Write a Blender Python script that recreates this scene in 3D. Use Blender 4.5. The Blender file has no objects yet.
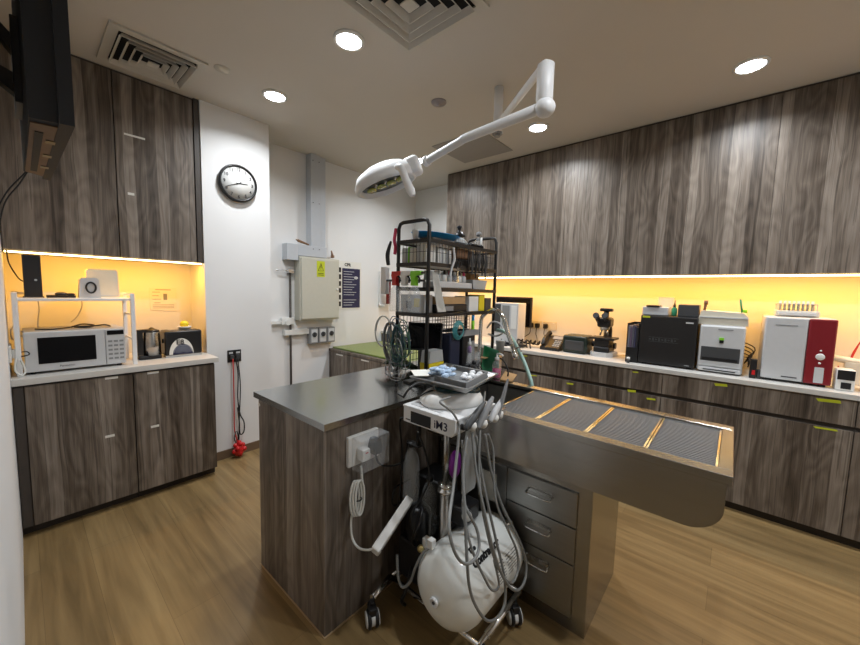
import bpy, bmesh, math, random
from mathutils import Matrix, Vector
random.seed(7)
SC = bpy.context.scene
COL = SC.collection
PI = math.pi

# ------------------------------------------------------------------ camera
CAM_H = 1.42
F_PX = 353.9
_y, _p, _r = math.radians(40.74), math.radians(-4.997), math.radians(1.43)
_f = Vector((math.cos(_p) * math.cos(_y), math.cos(_p) * math.sin(_y), math.sin(_p)))
_rt = Vector((math.sin(_y), -math.cos(_y), 0)); _up = _rt.cross(_f)
R2 = _rt * math.cos(_r) + _up * math.sin(_r)
U2 = -_rt * math.sin(_r) + _up * math.cos(_r)
cam_d = bpy.data.cameras.new('camera')
cam_d.sensor_width = 36; cam_d.lens = F_PX / 860 * 36; cam_d.clip_start = 0.02
cam = bpy.data.objects.new('camera', cam_d); COL.objects.link(cam)
cam.matrix_world = Matrix(((R2.x, U2.x, -_f.x, 0), (R2.y, U2.y, -_f.y, 0), (R2.z, U2.z, -_f.z, CAM_H), (0, 0, 0, 1)))
SC.camera = cam

def at(px, py, ax, c):
    """where the sight line of a spot in the photo meets the plane axis ax = c"""
    d = R2 * ((px - 430) / F_PX) - U2 * ((py - 322.5) / F_PX) + _f
    o = Vector((0, 0, CAM_H)); t = (c - o[ax]) / d[ax]
    return o + d * t

# ------------------------------------------------------------------ world, lights, exposure
w = bpy.data.worlds.new('world'); SC.world = w; w.use_nodes = True
w.node_tree.nodes['Background'].inputs[0].default_value = (0.6, 0.6, 0.65, 1)
w.node_tree.nodes['Background'].inputs[1].default_value = 0.05
SC.view_settings.view_transform = 'Standard'; SC.view_settings.look = 'None'
SC.view_settings.exposure = 0.0; SC.view_settings.gamma = 1.0; SC.view_settings.use_curve_mapping = False
SC.cycles.use_denoising = True
SC.cycles.max_bounces = 8; SC.cycles.diffuse_bounces = 5; SC.cycles.glossy_bounces = 4
SC.cycles.transmission_bounces = 6; SC.cycles.transparent_max_bounces = 12
SC.cycles.caustics_reflective = False; SC.cycles.caustics_refractive = False
SC.cycles.sample_clamp_indirect = 4.0

CEIL = 2.79
LAMP_W = 12.0
LAMPS = [(1.267, 2.609), (1.258, 1.724), (2.873, .04), (2.858, 1.343), (2.80, 2.636),
         (1.26, .04), (1.26, -1.2), (2.87, -1.2)]
def area(name, loc, direction, power, color, shape='DISK', size=.1, size_y=.1, spread=PI):
    l = bpy.data.lights.new(name, 'AREA'); l.energy = power; l.color = color
    l.shape = shape; l.size = size; l.size_y = size_y; l.spread = spread
    o = bpy.data.objects.new(name, l); COL.objects.link(o); o.location = loc
    o.rotation_euler = Vector(direction).to_track_quat('-Z', 'Y').to_euler()
    return o
for (x, y) in LAMPS:
    area('downlight_lamp', (x, y, CEIL - .022), (0, 0, -1), LAMP_W, (.93, .965, 1), size=.12, spread=math.radians(150))
WARM = (1, .45, .045)
# under-cabinet strips: the light of the LED strip on the left niche and on the right wall
o = area('led_left', (.43, 3.17, 1.578), (0, .35, -1), 6.5, WARM, 'RECTANGLE', .92, .02)
o = area('led_right', (3.385, .53, 1.578), (.35, 0, -1), 25.0, WARM, 'RECTANGLE', 4.2, .02)
o.rotation_euler = (Matrix.Rotation(PI / 2, 3, 'Z')).to_euler(); o.rotation_euler[1] = 0
o.matrix_world = Matrix.Translation((3.385, .53, 1.578)) @ Matrix(((0, 1, 0), (-1, 0, 0), (0, 0, 1))).to_4x4() @ Matrix.Rotation(.33, 4, 'X')

# ------------------------------------------------------------------ mesh builder
class MB:
    def __init__(s, M=None):
        s.bm = bmesh.new(); s.M = M or Matrix(); s.mi = 0
    def v(s, p): return s.bm.verts.new(s.M @ Vector(p))
    def f(s, vs, smooth=False):
        try:
            fc = s.bm.faces.new(vs); fc.smooth = smooth; fc.material_index = s.mi; return fc
        except ValueError: return None
    def box(s, x0, y0, z0, x1, y1, z1, bev=0, seg=2):
        x0, x1 = sorted((x0, x1)); y0, y1 = sorted((y0, y1)); z0, z1 = sorted((z0, z1))
        c = [s.v(p) for p in ((x0,y0,z0),(x1,y0,z0),(x1,y1,z0),(x0,y1,z0),(x0,y0,z1),(x1,y0,z1),(x1,y1,z1),(x0,y1,z1))]
        fs = [s.f([c[i] for i in q]) for q in ((3,2,1,0),(4,5,6,7),(0,1,5,4),(1,2,6,5),(2,3,7,6),(3,0,4,7))]
        if bev:
            es = list({e for fc in fs for e in fc.edges})
            r = bmesh.ops.bevel(s.bm, geom=es, offset=bev, segments=seg, affect='EDGES', profile=.5)
            for fc in r['faces']: fc.material_index = s.mi; fc.smooth = seg > 2
        return s
    def prism(s, poly, ax, a, b, smooth=False):
        """poly: 2D points in the two other axes (in xyz order)"""
        def P(q, h):
            l = list(q); l.insert(ax, h); return l
        A = [s.v(P(q, a)) for q in poly]; B = [s.v(P(q, b)) for q in poly]
        n = len(poly)
        s.f(A[::-1]); s.f(B)
        for i in range(n): s.f([A[i], A[(i+1) % n], B[(i+1) % n], B[i]], smooth)
        return s
    def ring(s, c, n, b, r, seg):
        return [s.v(c + (n * math.cos(2*PI*i/seg) + b * math.sin(2*PI*i/seg)) * r) for i in range(seg)]
    def tube(s, pts, r, seg=8, curve=False, sub=6, closed=False, cap=True):
        P = [Vector(p) for p in pts]
        rr = r if isinstance(r, (list, tuple)) else [r] * len(P)
        if curve and len(P) > 2:
            Q = []; QR = []
            for i in range(len(P) - (0 if closed else 1)):
                g = lambda k: P[k % len(P)] if closed else P[max(0, min(len(P)-1, k))]
                p0, p1, p2, p3 = g(i-1), g(i), g(i+1), g(i+2)
                for k in range(sub):
                    t = k / sub
                    Q.append(.5 * ((2*p1) + (p2-p0)*t + (2*p0-5*p1+4*p2-p3)*t*t + (3*p1-p0-3*p2+p3)*t**3))
                    QR.append(rr[i] * (1-t) + rr[(i+1) % len(rr)] * t)
            if not closed: Q.append(P[-1]); QR.append(rr[-1])
            P, rr = Q, QR
        n = len(P); prev = None; rings = []
        for i in range(n):
            if closed: T = P[(i+1) % n] - P[i-1]
            else: T = P[min(i+1, n-1)] - P[max(i-1, 0)]
            if T.length < 1e-9: T = Vector((0,0,1))
            T.normalize()
            if prev is None:
                a = Vector((0,0,1)) if abs(T.z) < .9 else Vector((1,0,0)); N = T.cross(a).normalized()
            else:
                N = prev - T * prev.dot(T)
                N = N.normalized() if N.length > 1e-6 else T.orthogonal().normalized()
            prev = N; B = T.cross(N)
            rings.append(s.ring(P[i], N, B, rr[i], seg))
        for i in range(n - (0 if closed else 1)):
            a, b = rings[i], rings[(i+1) % n]
            for k in range(seg): s.f([a[k], a[(k+1) % seg], b[(k+1) % seg], b[k]], True)
        if cap and not closed:
            s.f(rings[0][::-1]); s.f(rings[-1])
        return s
    def cyl(s, p0, p1, r0, r1=None, seg=20):
        p0, p1 = Vector(p0), Vector(p1); T = (p1-p0).normalized(); N = T.orthogonal().normalized(); B = T.cross(N)
        a = s.ring(p0, N, B, r0, seg); b = s.ring(p1, N, B, r0 if r1 is None else r1, seg)
        for k in range(seg): s.f([a[k], a[(k+1) % seg], b[(k+1) % seg], b[k]], True)
        s.f(a[::-1]); s.f(b); return s
    def lathe(s, prof, c=(0,0,0), axis=(0,0,1), seg=28):
        """prof: (radius, height) along axis from c"""
        T = Vector(axis).normalized(); N = T.orthogonal().normalized(); B = T.cross(N); c = Vector(c)
        rings = [s.ring(c + T*h, N, B, max(r, 1e-4), seg) for r, h in prof]
        for a, b in zip(rings, rings[1:]):
            for k in range(seg): s.f([a[k], a[(k+1) % seg], b[(k+1) % seg], b[k]], True)
        s.f(rings[0][::-1], True); s.f(rings[-1], True); return s
    def blob(s, c, rx, ry, rz, seg=14):
        c = Vector(c); rows = []
        for j in range(1, seg//2):
            a = PI * j / (seg//2)
            rows.append([s.v(c + Vector((rx*math.sin(a)*math.cos(2*PI*i/seg), ry*math.sin(a)*math.sin(2*PI*i/seg), rz*math.cos(a)))) for i in range(seg)])
        t = s.v(c + Vector((0,0,rz))); b = s.v(c - Vector((0,0,rz)))
        for a, d in zip(rows, rows[1:]):
            for k in range(seg): s.f([a[k], d[k], d[(k+1) % seg], a[(k+1) % seg]], True)
        for k in range(seg):
            s.f([t, rows[0][k], rows[0][(k+1) % seg]], True); s.f([b, rows[-1][(k+1) % seg], rows[-1][k]], True)
        return s
    def sheet(s, pts, nu, thick=.002):
        """pts: grid of points row by row, nu per row, given a thickness"""
        rows = [pts[i:i+nu] for i in range(0, len(pts), nu)]
        V = [[s.v(p) for p in r] for r in rows]
        new = []
        for a, b in zip(V, V[1:]):
            for k in range(nu-1): new.append(s.f([a[k], a[k+1], b[k+1], b[k]], True))
        r = bmesh.ops.solidify(s.bm, geom=[q for q in new if q], thickness=thick)
        return s
    def wire_grid(s, o, u, vv, nu, nv, r=.0015):
        """a welded wire panel: origin o, edge vectors u and vv"""
        o, u, vv = Vector(o), Vector(u), Vector(vv)
        for i in range(nu+1): s.tube([o+u*(i/nu), o+u*(i/nu)+vv], r, 5)
        for i in range(nv+1): s.tube([o+vv*(i/nv), o+vv*(i/nv)+u], r, 5)
        return s
    def build(s, name, mat, parent=None, fix=True):
        if fix: bmesh.ops.recalc_face_normals(s.bm, faces=s.bm.faces)
        me = bpy.data.meshes.new(name); s.bm.to_mesh(me); s.bm.free()
        for m in (mat if isinstance(mat, (list, tuple)) else [mat]): me.materials.append(m)
        ob = bpy.data.objects.new(name, me); COL.objects.link(ob)
        root = parent
        while root is not None and root.parent is not None: root = root.parent
        if parent is not None:
            ob.parent = parent
            if root.get('world_base'):
                me.transform(Matrix.Translation(-root.location))
        return ob

def tag(o, label=None, cat=None, group=None, kind=None):
    if label: o['label'] = label
    if cat: o['category'] = cat
    if group: o['group'] = group
    if kind: o['kind'] = kind
    return o
def thing(name, label, cat, loc, group=None, world=True):
    o = bpy.data.objects.new(name, None); COL.objects.link(o); o.location = loc
    o.empty_display_size = .05
    if world: o['world_base'] = 1
    return tag(o, label, cat, group)
def solo(name, mb, mat, label, cat, group=None):
    """a thing that is one mesh, its origin at its base"""
    o = mb.build(name, mat)
    co = [v.co for v in o.data.vertices]
    c = Vector(((min(p.x for p in co)+max(p.x for p in co))/2, (min(p.y for p in co)+max(p.y for p in co))/2, min(p.z for p in co)))
    o.data.transform(Matrix.Translation(-c)); o.location = c
    return tag(o, label, cat, group)
def struct(name, mb, mat):
    return tag(mb.build(name, mat), kind='structure')
def dup(root, loc, label, rotz=0):
    r = root.copy(); COL.objects.link(r); r.location = loc; r.rotation_euler = (0, 0, rotz); r['label'] = label
    for ch in list(root.children):
        c = ch.copy(); COL.objects.link(c); c.parent = r
        for g in list(ch.children):
            d = g.copy(); COL.objects.link(d); d.parent = c
    return r
def text_mesh(name, s, size, o, right, up, mat, parent, depth=.0006, align='CENTER', bold=0, shear=0):
    cu = bpy.data.curves.new(name, 'FONT'); cu.body = s; cu.size = size; cu.align_x = align; cu.align_y = 'CENTER'
    cu.extrude = depth; cu.offset = bold; cu.shear = shear; cu.resolution_u = 2
    t = bpy.data.objects.new(name, cu); COL.objects.link(t)
    dg = bpy.context.evaluated_depsgraph_get()
    me = bpy.data.meshes.new_from_object(t.evaluated_get(dg))
    COL.objects.unlink(t); bpy.data.objects.remove(t); 
    right = Vector(right).normalized(); up = Vector(up).normalized(); n = right.cross(up)
    M = Matrix(((right.x, up.x, n.x, o[0]), (right.y, up.y, n.y, o[1]), (right.z, up.z, n.z, o[2]), (0,0,0,1)))
    me.transform(M); me.materials.clear(); me.materials.append(mat)
    ob = bpy.data.objects.new(name, me); COL.objects.link(ob); ob.parent = parent
    root = parent
    while root.parent is not None: root = root.parent
    if root.get('world_base'): me.transform(Matrix.Translation(-root.location))
    return ob
FX = ((0,-1,0), (0,0,1))     # lettering on a surface that faces -X
FY = ((1,0,0), (0,0,1))      # lettering on a surface that faces -Y

# ------------------------------------------------------------------ materials
def nodes(name):
    m = bpy.data.materials.new(name); m.use_nodes = True
    nt = m.node_tree; b = nt.nodes['Principled BSDF']; return m, nt, b
def mat(name, c, rough=.5, metal=0, var=.04, scale=30, bump=0, emit=None, es=0, trans=0, ior=1.45, alpha=1, coat=0, sheen=0):
    m, nt, b = nodes(name)
    tc = nt.nodes.new('ShaderNodeTexCoord'); nz = nt.nodes.new('ShaderNodeTexNoise'); nz.inputs['Scale'].default_value = scale
    nz.inputs['Detail'].default_value = 3
    nt.links.new(tc.outputs['Object'], nz.inputs['Vector'])
    mr = nt.nodes.new('ShaderNodeMapRange'); mr.inputs['To Min'].default_value = 1-var; mr.inputs['To Max'].default_value = 1+var
    nt.links.new(nz.outputs[0], mr.inputs[0])
    mx = nt.nodes.new('ShaderNodeVectorMath'); mx.operation = 'SCALE'; mx.inputs[0].default_value = c[:3]
    nt.links.new(mr.outputs[0], mx.inputs['Scale']); nt.links.new(mx.outputs[0], b.inputs['Base Color'])
    b.inputs['Roughness'].default_value = rough; b.inputs['Metallic'].default_value = metal
    b.inputs['Transmission Weight'].default_value = trans; b.inputs['IOR'].default_value = ior
    b.inputs['Alpha'].default_value = alpha; b.inputs['Coat Weight'].default_value = coat
    b.inputs['Sheen Weight'].default_value = sheen
    if emit: b.inputs['Emission Color'].default_value = (*emit, 1); b.inputs['Emission Strength'].default_value = es
    if bump:
        bp = nt.nodes.new('ShaderNodeBump'); bp.inputs['Strength'].default_value = bump; bp.inputs['Distance'].default_value = .002
        nt.links.new(nz.outputs[0], bp.inputs['Height']); nt.links.new(bp.outputs[0], b.inputs['Normal'])
    return m
def ramp(nt, stops):
    r = nt.nodes.new('ShaderNodeValToRGB'); e = r.color_ramp.elements
    e[0].position, e[0].color = stops[0][0], (*stops[0][1], 1); e[1].position, e[1].color = stops[-1][0], (*stops[-1][1], 1)
    for p, c in stops[1:-1]:
        n = e.new(p); n.color = (*c, 1)
    return r
def wood_laminate():
    m, nt, b = nodes('grey_wood_laminate'); L = nt.links.new; N = nt.nodes.new
    def M(op, *ins):
        n = N('ShaderNodeMath'); n.operation = op
        for i, v in enumerate(ins):
            if isinstance(v, (int, float)): n.inputs[i].default_value = v
            else: L(v, n.inputs[i])
        return n.outputs[0]
    geo = N('ShaderNodeNewGeometry'); sp = N('ShaderNodeSeparateXYZ'); L(geo.outputs['Position'], sp.inputs[0])
    u = M('ADD', sp.outputs[0], sp.outputs[1]); z = sp.outputs[2]
    def noise(uu, su, sz, det=2, dist=0, off=0, rough=.5):
        c = N('ShaderNodeCombineXYZ'); L(M('MULTIPLY', uu, su), c.inputs[0]); L(M('MULTIPLY', z, sz), c.inputs[1]); c.inputs[2].default_value = off
        n = N('ShaderNodeTexNoise'); n.inputs['Scale'].default_value = 1; n.inputs['Detail'].default_value = det; n.inputs['Distortion'].default_value = dist
        n.inputs['Roughness'].default_value = rough; L(c.outputs[0], n.inputs['Vector']); return n.outputs[0]
    wander = noise(u, 7, 1.3)
    a = M('MULTIPLY_ADD', wander, .045, u)
    strip = M('FLOOR', M('MULTIPLY', a, 17))
    wh = N('ShaderNodeTexWhiteNoise'); wh.noise_dimensions = '1D'; L(strip, wh.inputs['W'])
    fr = M('FRACT', M('MULTIPLY', a, 17))
    fine = noise(a, 190, 3.5, 5, .2, 3, .7)
    mid = noise(a, 42, 1.6, 4, .5, 9, .6)
    broad = noise(a, 11, .9, 2, .3, 5)
    whorl = M('PINGPONG', M('MULTIPLY', noise(a, 8, 2.0, 1, 0, 14), 16), 1)
    t = M('MULTIPLY_ADD', fine, .26, M('MULTIPLY', wh.outputs[0], .20))
    t = M('MULTIPLY_ADD', mid, .34, t)
    t = M('MULTIPLY_ADD', broad, .22, t)
    t = M('MULTIPLY_ADD', whorl, .07, t)
    r = ramp(nt, [(.35, (.036, .026, .019)), (.47, (.100, .078, .060)), (.58, (.180, .148, .120)), (.74, (.30, .258, .215))]); L(t, r.inputs[0])
    seam = M('MULTIPLY', M('LESS_THAN', fr, .05), M('GREATER_THAN', wh.outputs[0], .45))
    dark = noise(a, 60, .8, 3, .8, 21)
    line = M('MULTIPLY', M('GREATER_THAN', dark, .64), .5)
    f = M('MAXIMUM', M('MULTIPLY', seam, .55), line)
    mx = N('ShaderNodeMix'); mx.data_type = 'RGBA'; L(f, mx.inputs[0]); L(r.outputs[0], mx.inputs[6]); mx.inputs[7].default_value = (.030, .022, .017, 1)
    L(mx.outputs[2], b.inputs['Base Color']); b.inputs['Roughness'].default_value = .42
    return m
def floor_wood():
    m, nt, b = nodes('oak_vinyl_floor'); L = nt.links.new; N = nt.nodes.new
    geo = N('ShaderNodeNewGeometry'); mp = N('ShaderNodeMapping'); mp.inputs['Rotation'].default_value = (0, 0, PI/2); L(geo.outputs['Position'], mp.inputs[0])
    br = N('ShaderNodeTexBrick'); br.inputs['Scale'].default_value = 1; br.inputs['Brick Width'].default_value = 1.25; br.inputs['Row Height'].default_value = .18
    br.inputs['Mortar Size'].default_value = .0009; br.inputs['Color1'].default_value = (.42,.42,.42,1); br.inputs['Color2'].default_value = (.58,.58,.58,1); br.inputs['Mortar'].default_value = (.18,.18,.18,1)
    br.offset = .37; L(mp.outputs[0], br.inputs['Vector'])
    m2 = N('ShaderNodeMapping'); m2.inputs['Scale'].default_value = (26, 1.6, 1); L(geo.outputs['Position'], m2.inputs[0])
    n = N('ShaderNodeTexNoise'); n.inputs['Scale'].default_value = 1; n.inputs['Detail'].default_value = 5; n.inputs['Distortion'].default_value = .6; L(m2.outputs[0], n.inputs['Vector'])
    m3 = N('ShaderNodeMapping'); m3.inputs['Scale'].default_value = (6, .9, 1); L(geo.outputs['Position'], m3.inputs[0])
    n3 = N('ShaderNodeTexNoise'); n3.inputs['Scale'].default_value = 1; n3.inputs['Detail'].default_value = 2; L(m3.outputs[0], n3.inputs['Vector'])
    a = N('ShaderNodeMath'); a.operation = 'MULTIPLY_ADD'; a.inputs[1].default_value = .5; L(n.outputs[0], a.inputs[0])
    h = N('ShaderNodeMath'); h.operation = 'MULTIPLY'; h.inputs[1].default_value = .55; L(br.outputs[0], h.inputs[0]); L(h.outputs[0], a.inputs[2])
    a2 = N('ShaderNodeMath'); a2.operation = 'MULTIPLY_ADD'; a2.inputs[1].default_value = .35; L(n3.outputs[0], a2.inputs[0]); L(a.outputs[0], a2.inputs[2])
    r = ramp(nt, [(.45, (.100, .064, .025)), (.66, (.205, .134, .056)), (.9, (.325, .222, .098))]); L(a2.outputs[0], r.inputs[0])
    L(r.outputs[0], b.inputs['Base Color']); b.inputs['Roughness'].default_value = .38
    bp = N('ShaderNodeBump'); bp.inputs['Strength'].default_value = .12; bp.inputs['Distance'].default_value = .002; L(a.outputs[0], bp.inputs['Height']); L(bp.outputs[0], b.inputs['Normal'])
    return m
def brushed(name, c, rough, axis):
    m, nt, b = nodes(name); L = nt.links.new; N = nt.nodes.new
    geo = N('ShaderNodeNewGeometry'); mp = N('ShaderNodeMapping'); s = [70, 70, 70]; s[axis] = 1.5; mp.inputs['Scale'].default_value = s
    L(geo.outputs['Position'], mp.inputs[0]); n = N('ShaderNodeTexNoise'); n.inputs['Scale'].default_value = 1; n.inputs['Detail'].default_value = 3; L(mp.outputs[0], n.inputs['Vector'])
    n2 = N('ShaderNodeTexNoise'); n2.inputs['Scale'].default_value = 5; n2.inputs['Detail'].default_value = 3; L(geo.outputs['Position'], n2.inputs['Vector'])
    mr = N('ShaderNodeMapRange'); mr.inputs['To Min'].default_value = rough-.03; mr.inputs['To Max'].default_value = rough+.05; L(n2.outputs[0], mr.inputs[0]); L(mr.outputs[0], b.inputs['Roughness'])
    b.inputs['Base Color'].default_value = (*c, 1); b.inputs['Metallic'].default_value = 1
    r_ = N('ShaderNodeMapRange'); r_.inputs['To Min'].default_value = .90; r_.inputs['To Max'].default_value = 1.08; L(n.outputs[0], r_.inputs[0])
    vm = N('ShaderNodeVectorMath'); vm.operation = 'SCALE'; vm.inputs[0].default_value = c; L(r_.outputs[0], vm.inputs['Scale']); L(vm.outputs[0], b.inputs['Base Color'])
    return m
WOOD = wood_laminate(); FLOOR = floor_wood()
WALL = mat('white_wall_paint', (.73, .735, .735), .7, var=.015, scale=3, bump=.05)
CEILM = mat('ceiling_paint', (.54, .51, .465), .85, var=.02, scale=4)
STEEL = brushed('brushed_steel', (.40, .39, .37), .24, 1)
STEELX = brushed('brushed_steel_top', (.42, .43, .43), .20, 0)
DSTEEL = brushed('drawer_steel', (.34, .335, .32), .34, 1)
MESHM = mat('perforated_steel', (.38, .385, .39), .42, .45)
CHROME = mat('chrome', (.75, .75, .74), .12, 1)
ALU = mat('aluminium', (.60, .61, .62), .35, 1)
BLK = mat('black_plastic', (.012, .012, .013), .35)
BLKM = mat('black_metal', (.014, .013, .013), .4)
DGREY = mat('dark_grey_plastic', (.05, .052, .055), .45)
GREY = mat('grey_plastic', (.23, .235, .24), .5)
LGREY = mat('light_grey_plastic', (.52, .53, .54), .45)
WHT = mat('white_plastic', (.72, .72, .70), .4)
CREAM = mat('cream_plastic', (.66, .62, .52), .45)
POWDER = mat('white_powder_coat', (.78, .79, .80), .4)
TANKM = mat('white_tank_enamel', (.80, .82, .79), .32, coat=.3)
COUNTER = mat('white_laminate_counter', (.58, .57, .54), .3)
SCREEN = mat('dark_glass', (.003, .003, .004), .12, ior=1.25)
NAVY = mat('navy_print', (.016, .018, .06), .5)
RED = mat('red_plastic', (.50, .012, .014), .35)
DRED = mat('dark_red_plastic', (.20, .010, .016), .35)
PINK = mat('pink_plastic', (.6, .05, .12), .4)
MAGENTA = mat('magenta_liquid', (.42, .008, .14), .2, coat=.5)
PURPLE = mat('purple_rubber', (.16, .01, .22), .4)
GREEN = mat('green_cloth', (.02, .23, .10), .8, sheen=.3)
LIME = mat('lime_plastic', (.22, .62, .02), .4)
GRASS = mat('green_mat_pile', (.115, .165, .012), .95, var=.35, scale=120, bump=.6, sheen=.4)
DGREEN = mat('dark_green_fabric', (.022, .04, .012), .9, var=.3)
YEL = mat('yellow_plastic', (.72, .58, .02), .35)
YTAPE = mat('yellow_tape', (.50, .55, .02), .6)
BLUE = mat('blue_plastic', (.02, .33, .80), .35)
BLUEG = mat('pale_blue_gauze', (.42, .55, .72), .8, var=.25, scale=60, bump=.5)
COTTON = mat('white_cotton', (.82, .84, .86), .9, bump=.5)
TEAL = mat('teal_tubing', (.06, .28, .30), .35)
MINT = mat('pale_green_hose', (.34, .52, .47), .35)
HOSE = mat('grey_hose_rubber', (.20, .205, .20), .45)
CORD = mat('black_cord', (.01, .01, .01), .5)
WCORD = mat('white_cord', (.62, .62, .58), .5)
CARD = mat('cardboard', (.42, .26, .12), .85, var=.12)
BROWN = mat('brown_card', (.24, .13, .07), .8, var=.2)
PAPER = mat('paper', (.72, .71, .66), .8)
BASEB = mat('brown_baseboard', (.16, .105, .065), .5)
TRIMW = mat('beige_edge_strip', (.42, .30, .18), .5)
BEIGE = mat('beige_enamel', (.50, .49, .42), .5)
DUCT = mat('grey_trunking', (.47, .50, .54), .4)
GLASSY = mat('clear_plastic', (.75, .80, .83), .06, alpha=.20, coat=1)
FROST = mat('frosted_plastic', (.75, .78, .78), .35, trans=.5, ior=1.2)
LITF = mat('lit_led_disc', (1, 1, 1), .5, emit=(.93, .97, 1), es=25)
LEDM = mat('warm_led_strip', (1, .9, .6), .5, emit=(1, .74, .34), es=9)
UNLIT = mat('frosted_lamp_cover', (.80, .86, .90), .4, emit=(.8, .9, 1), es=.12)
VSHADE = mat('vent_shade_black', (.006, .006, .006), .9)
TOEK = mat('dark_plinth', (.035, .027, .022), .6)
INNER = mat('dark_frame_wood', (.055, .045, .038), .5, var=.2, scale=20)
REDC = mat('red_cord', (.5, .03, .02), .5)
VENTM = mat('vent_enamel', (.52, .50, .45), .6)
LENS = mat('lamp_lens', (.25, .27, .27), .1, trans=.3)

# ------------------------------------------------------------------ the room
XR, YB = 3.65, 3.465
struct('floor', MB().box(-1.7, -1.9, -.1, XR+.1, YB+.1, 0), FLOOR)
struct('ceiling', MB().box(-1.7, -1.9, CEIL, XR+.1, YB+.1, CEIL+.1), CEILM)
struct('wall_back', MB().box(-.154, YB, 0, XR+.1, YB+.1, CEIL), WALL)
struct('wall_right', MB().box(XR, -1.8, 0, XR+.1, YB, CEIL), WALL)
struct('wall_left', MB().box(-.154, .75, 0, -.054, YB, CEIL), WALL)
struct('wall_left_return', MB().box(-1.6, .75, 0, -.154, .85, CEIL), WALL)
struct('wall_left_rear', MB().box(-1.7, -1.8, 0, -1.6, .85, CEIL), WALL)
struct('wall_front', MB().box(-1.7, -1.9, 0, XR+.1, -1.8, CEIL), WALL)
struct('wall_pillar', MB().box(.94, 3.11, 0, 1.452, YB, CEIL), WALL)
struct('baseboard_pillar', MB().box(.94, 3.10, 0, 1.462, 3.11, .07).box(1.452, 3.11, 0, 1.462, YB, .07), BASEB)
struct('baseboard_back', MB().box(1.462, YB-.01, 0, 2.26, YB, .07), BASEB)

# ------------------------------------------------------------------ left kitchenette
YF = 2.87
def cabinet_base_left():
    for (x0, x1, lab, tg) in ((-.05, .447, 'grey wood base cabinet under the microwave with dark side filler', (.323, .345)), (.449, .915, 'grey wood base cabinet under the kettle and toaster', (.548, .55))):
        t = thing('base_cabinet', lab, 'cabinet', (x0, YF, 0), 'base cabinets of the kitchenette')
        MB().box(x0, YF+.02, .06, x1, YB, .862).build('body', INNER, t)
        MB().box(x0, YF+.06, 0, x1, YB, .06).build('plinth', TOEK, t)
        dx0 = -.008 if x0 < 0 else x0 + .002
        d = MB().box(dx0, YF, .062, x1-.002, YF+.02, .85, .001).build('door', WOOD, t)
        if x0 < 0: MB().box(x0, YF+.005, .062, -.012, YF+.02, .85).build('filler', INNER, t)
        MB().box(tg[0]-.022, YF-.0015, .472, tg[0]+.022, YF, .487).build('label_strip', PAPER, d)
        MB().box(tg[1]-.03, YF-.0015, .836, tg[1]+.03, YF, .85).build('label_strip', PAPER, d)
cabinet_base_left()
t = MB().box(-.053, YF-.015, .863, .938, YB-.001, .898, .002)
solo('countertop', t, COUNTER, 'white countertop carrying the microwave and kettle in the left niche', 'countertop')
for (x0, x1, lab, tags) in ((-.05, .452, 'grey wood wall cabinet nearest the television', ()), (.454, .90, 'grey wood wall cabinet with two small stickers beside the white pillar', ((.557, 2.405, .055, .006), (.524, 2.023, .017, .008)))):
    t = thing('wall_cabinet', lab, 'cabinet', (x0, 3.13, 1.593), 'wall cabinets above the kitchenette')
    MB().box(x0, 3.15, 1.593, x1, YB, CEIL-.001).build('body', INNER, t)
    d = MB().box(x0+.002, 3.13, 1.60, x1-.002, 3.15, 2.775, .001).build('door', WOOD, t)
    MB().box(x0, 3.14, 2.776, x1, 3.15, CEIL-.001).build('top_filler', INNER, t)
    for (cx, cz, a, b) in tags:
        MB().box(cx-a, 3.1285, cz-b, cx+a, 3.13, cz+b).build('sticker', PAPER, d)
    if x1 > .8: MB().box(.902, 3.12, 1.593, .937, YB, CEIL-.001).build('side_panel', INNER, t)
t = thing('led_strip_light', 'glowing warm light strip under the left wall cabinets', 'light strip', (.43, 3.15, 1.58))
MB().box(-.045, 3.136, 1.583, .93, 3.150, 1.592).build('diffuser', LEDM, t)
MB().box(-.045, 3.150, 1.583, .93, 3.156, 1.5925).build('channel', ALU, t)

# microwave shelf
t = thing('countertop_shelf', 'white metal shelf standing over the microwave', 'shelf', (.22, 3.08, .898))
MB().box(-.03, 2.95, 1.312, .485, 3.23, 1.328, .002).build('shelf_top', POWDER, t)
for (x, y) in ((-.02, 2.955), (.475, 2.955), (-.02, 3.22), (.475, 3.22)):
    MB().box(x-.011, y-.011, .898, x+.011, y+.011, 1.36, .002).build('leg', POWDER, t)
m = MB()
for z in (1.35,): m.box(-.02, 3.215, z-.006, .475, 3.225, z+.006)
for x in (-.02, .475):
    for z in (1.35, 1.22, 1.06): m.box(x-.004, 2.955, z-.006, x+.004, 3.22, z+.006)
m.box(-.02, 3.215, 1.09, .475, 3.225, 1.10).box(-.02, 3.215, 1.115, .475, 3.225, 1.125)
m.build('side_rails', POWDER, t)

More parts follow.
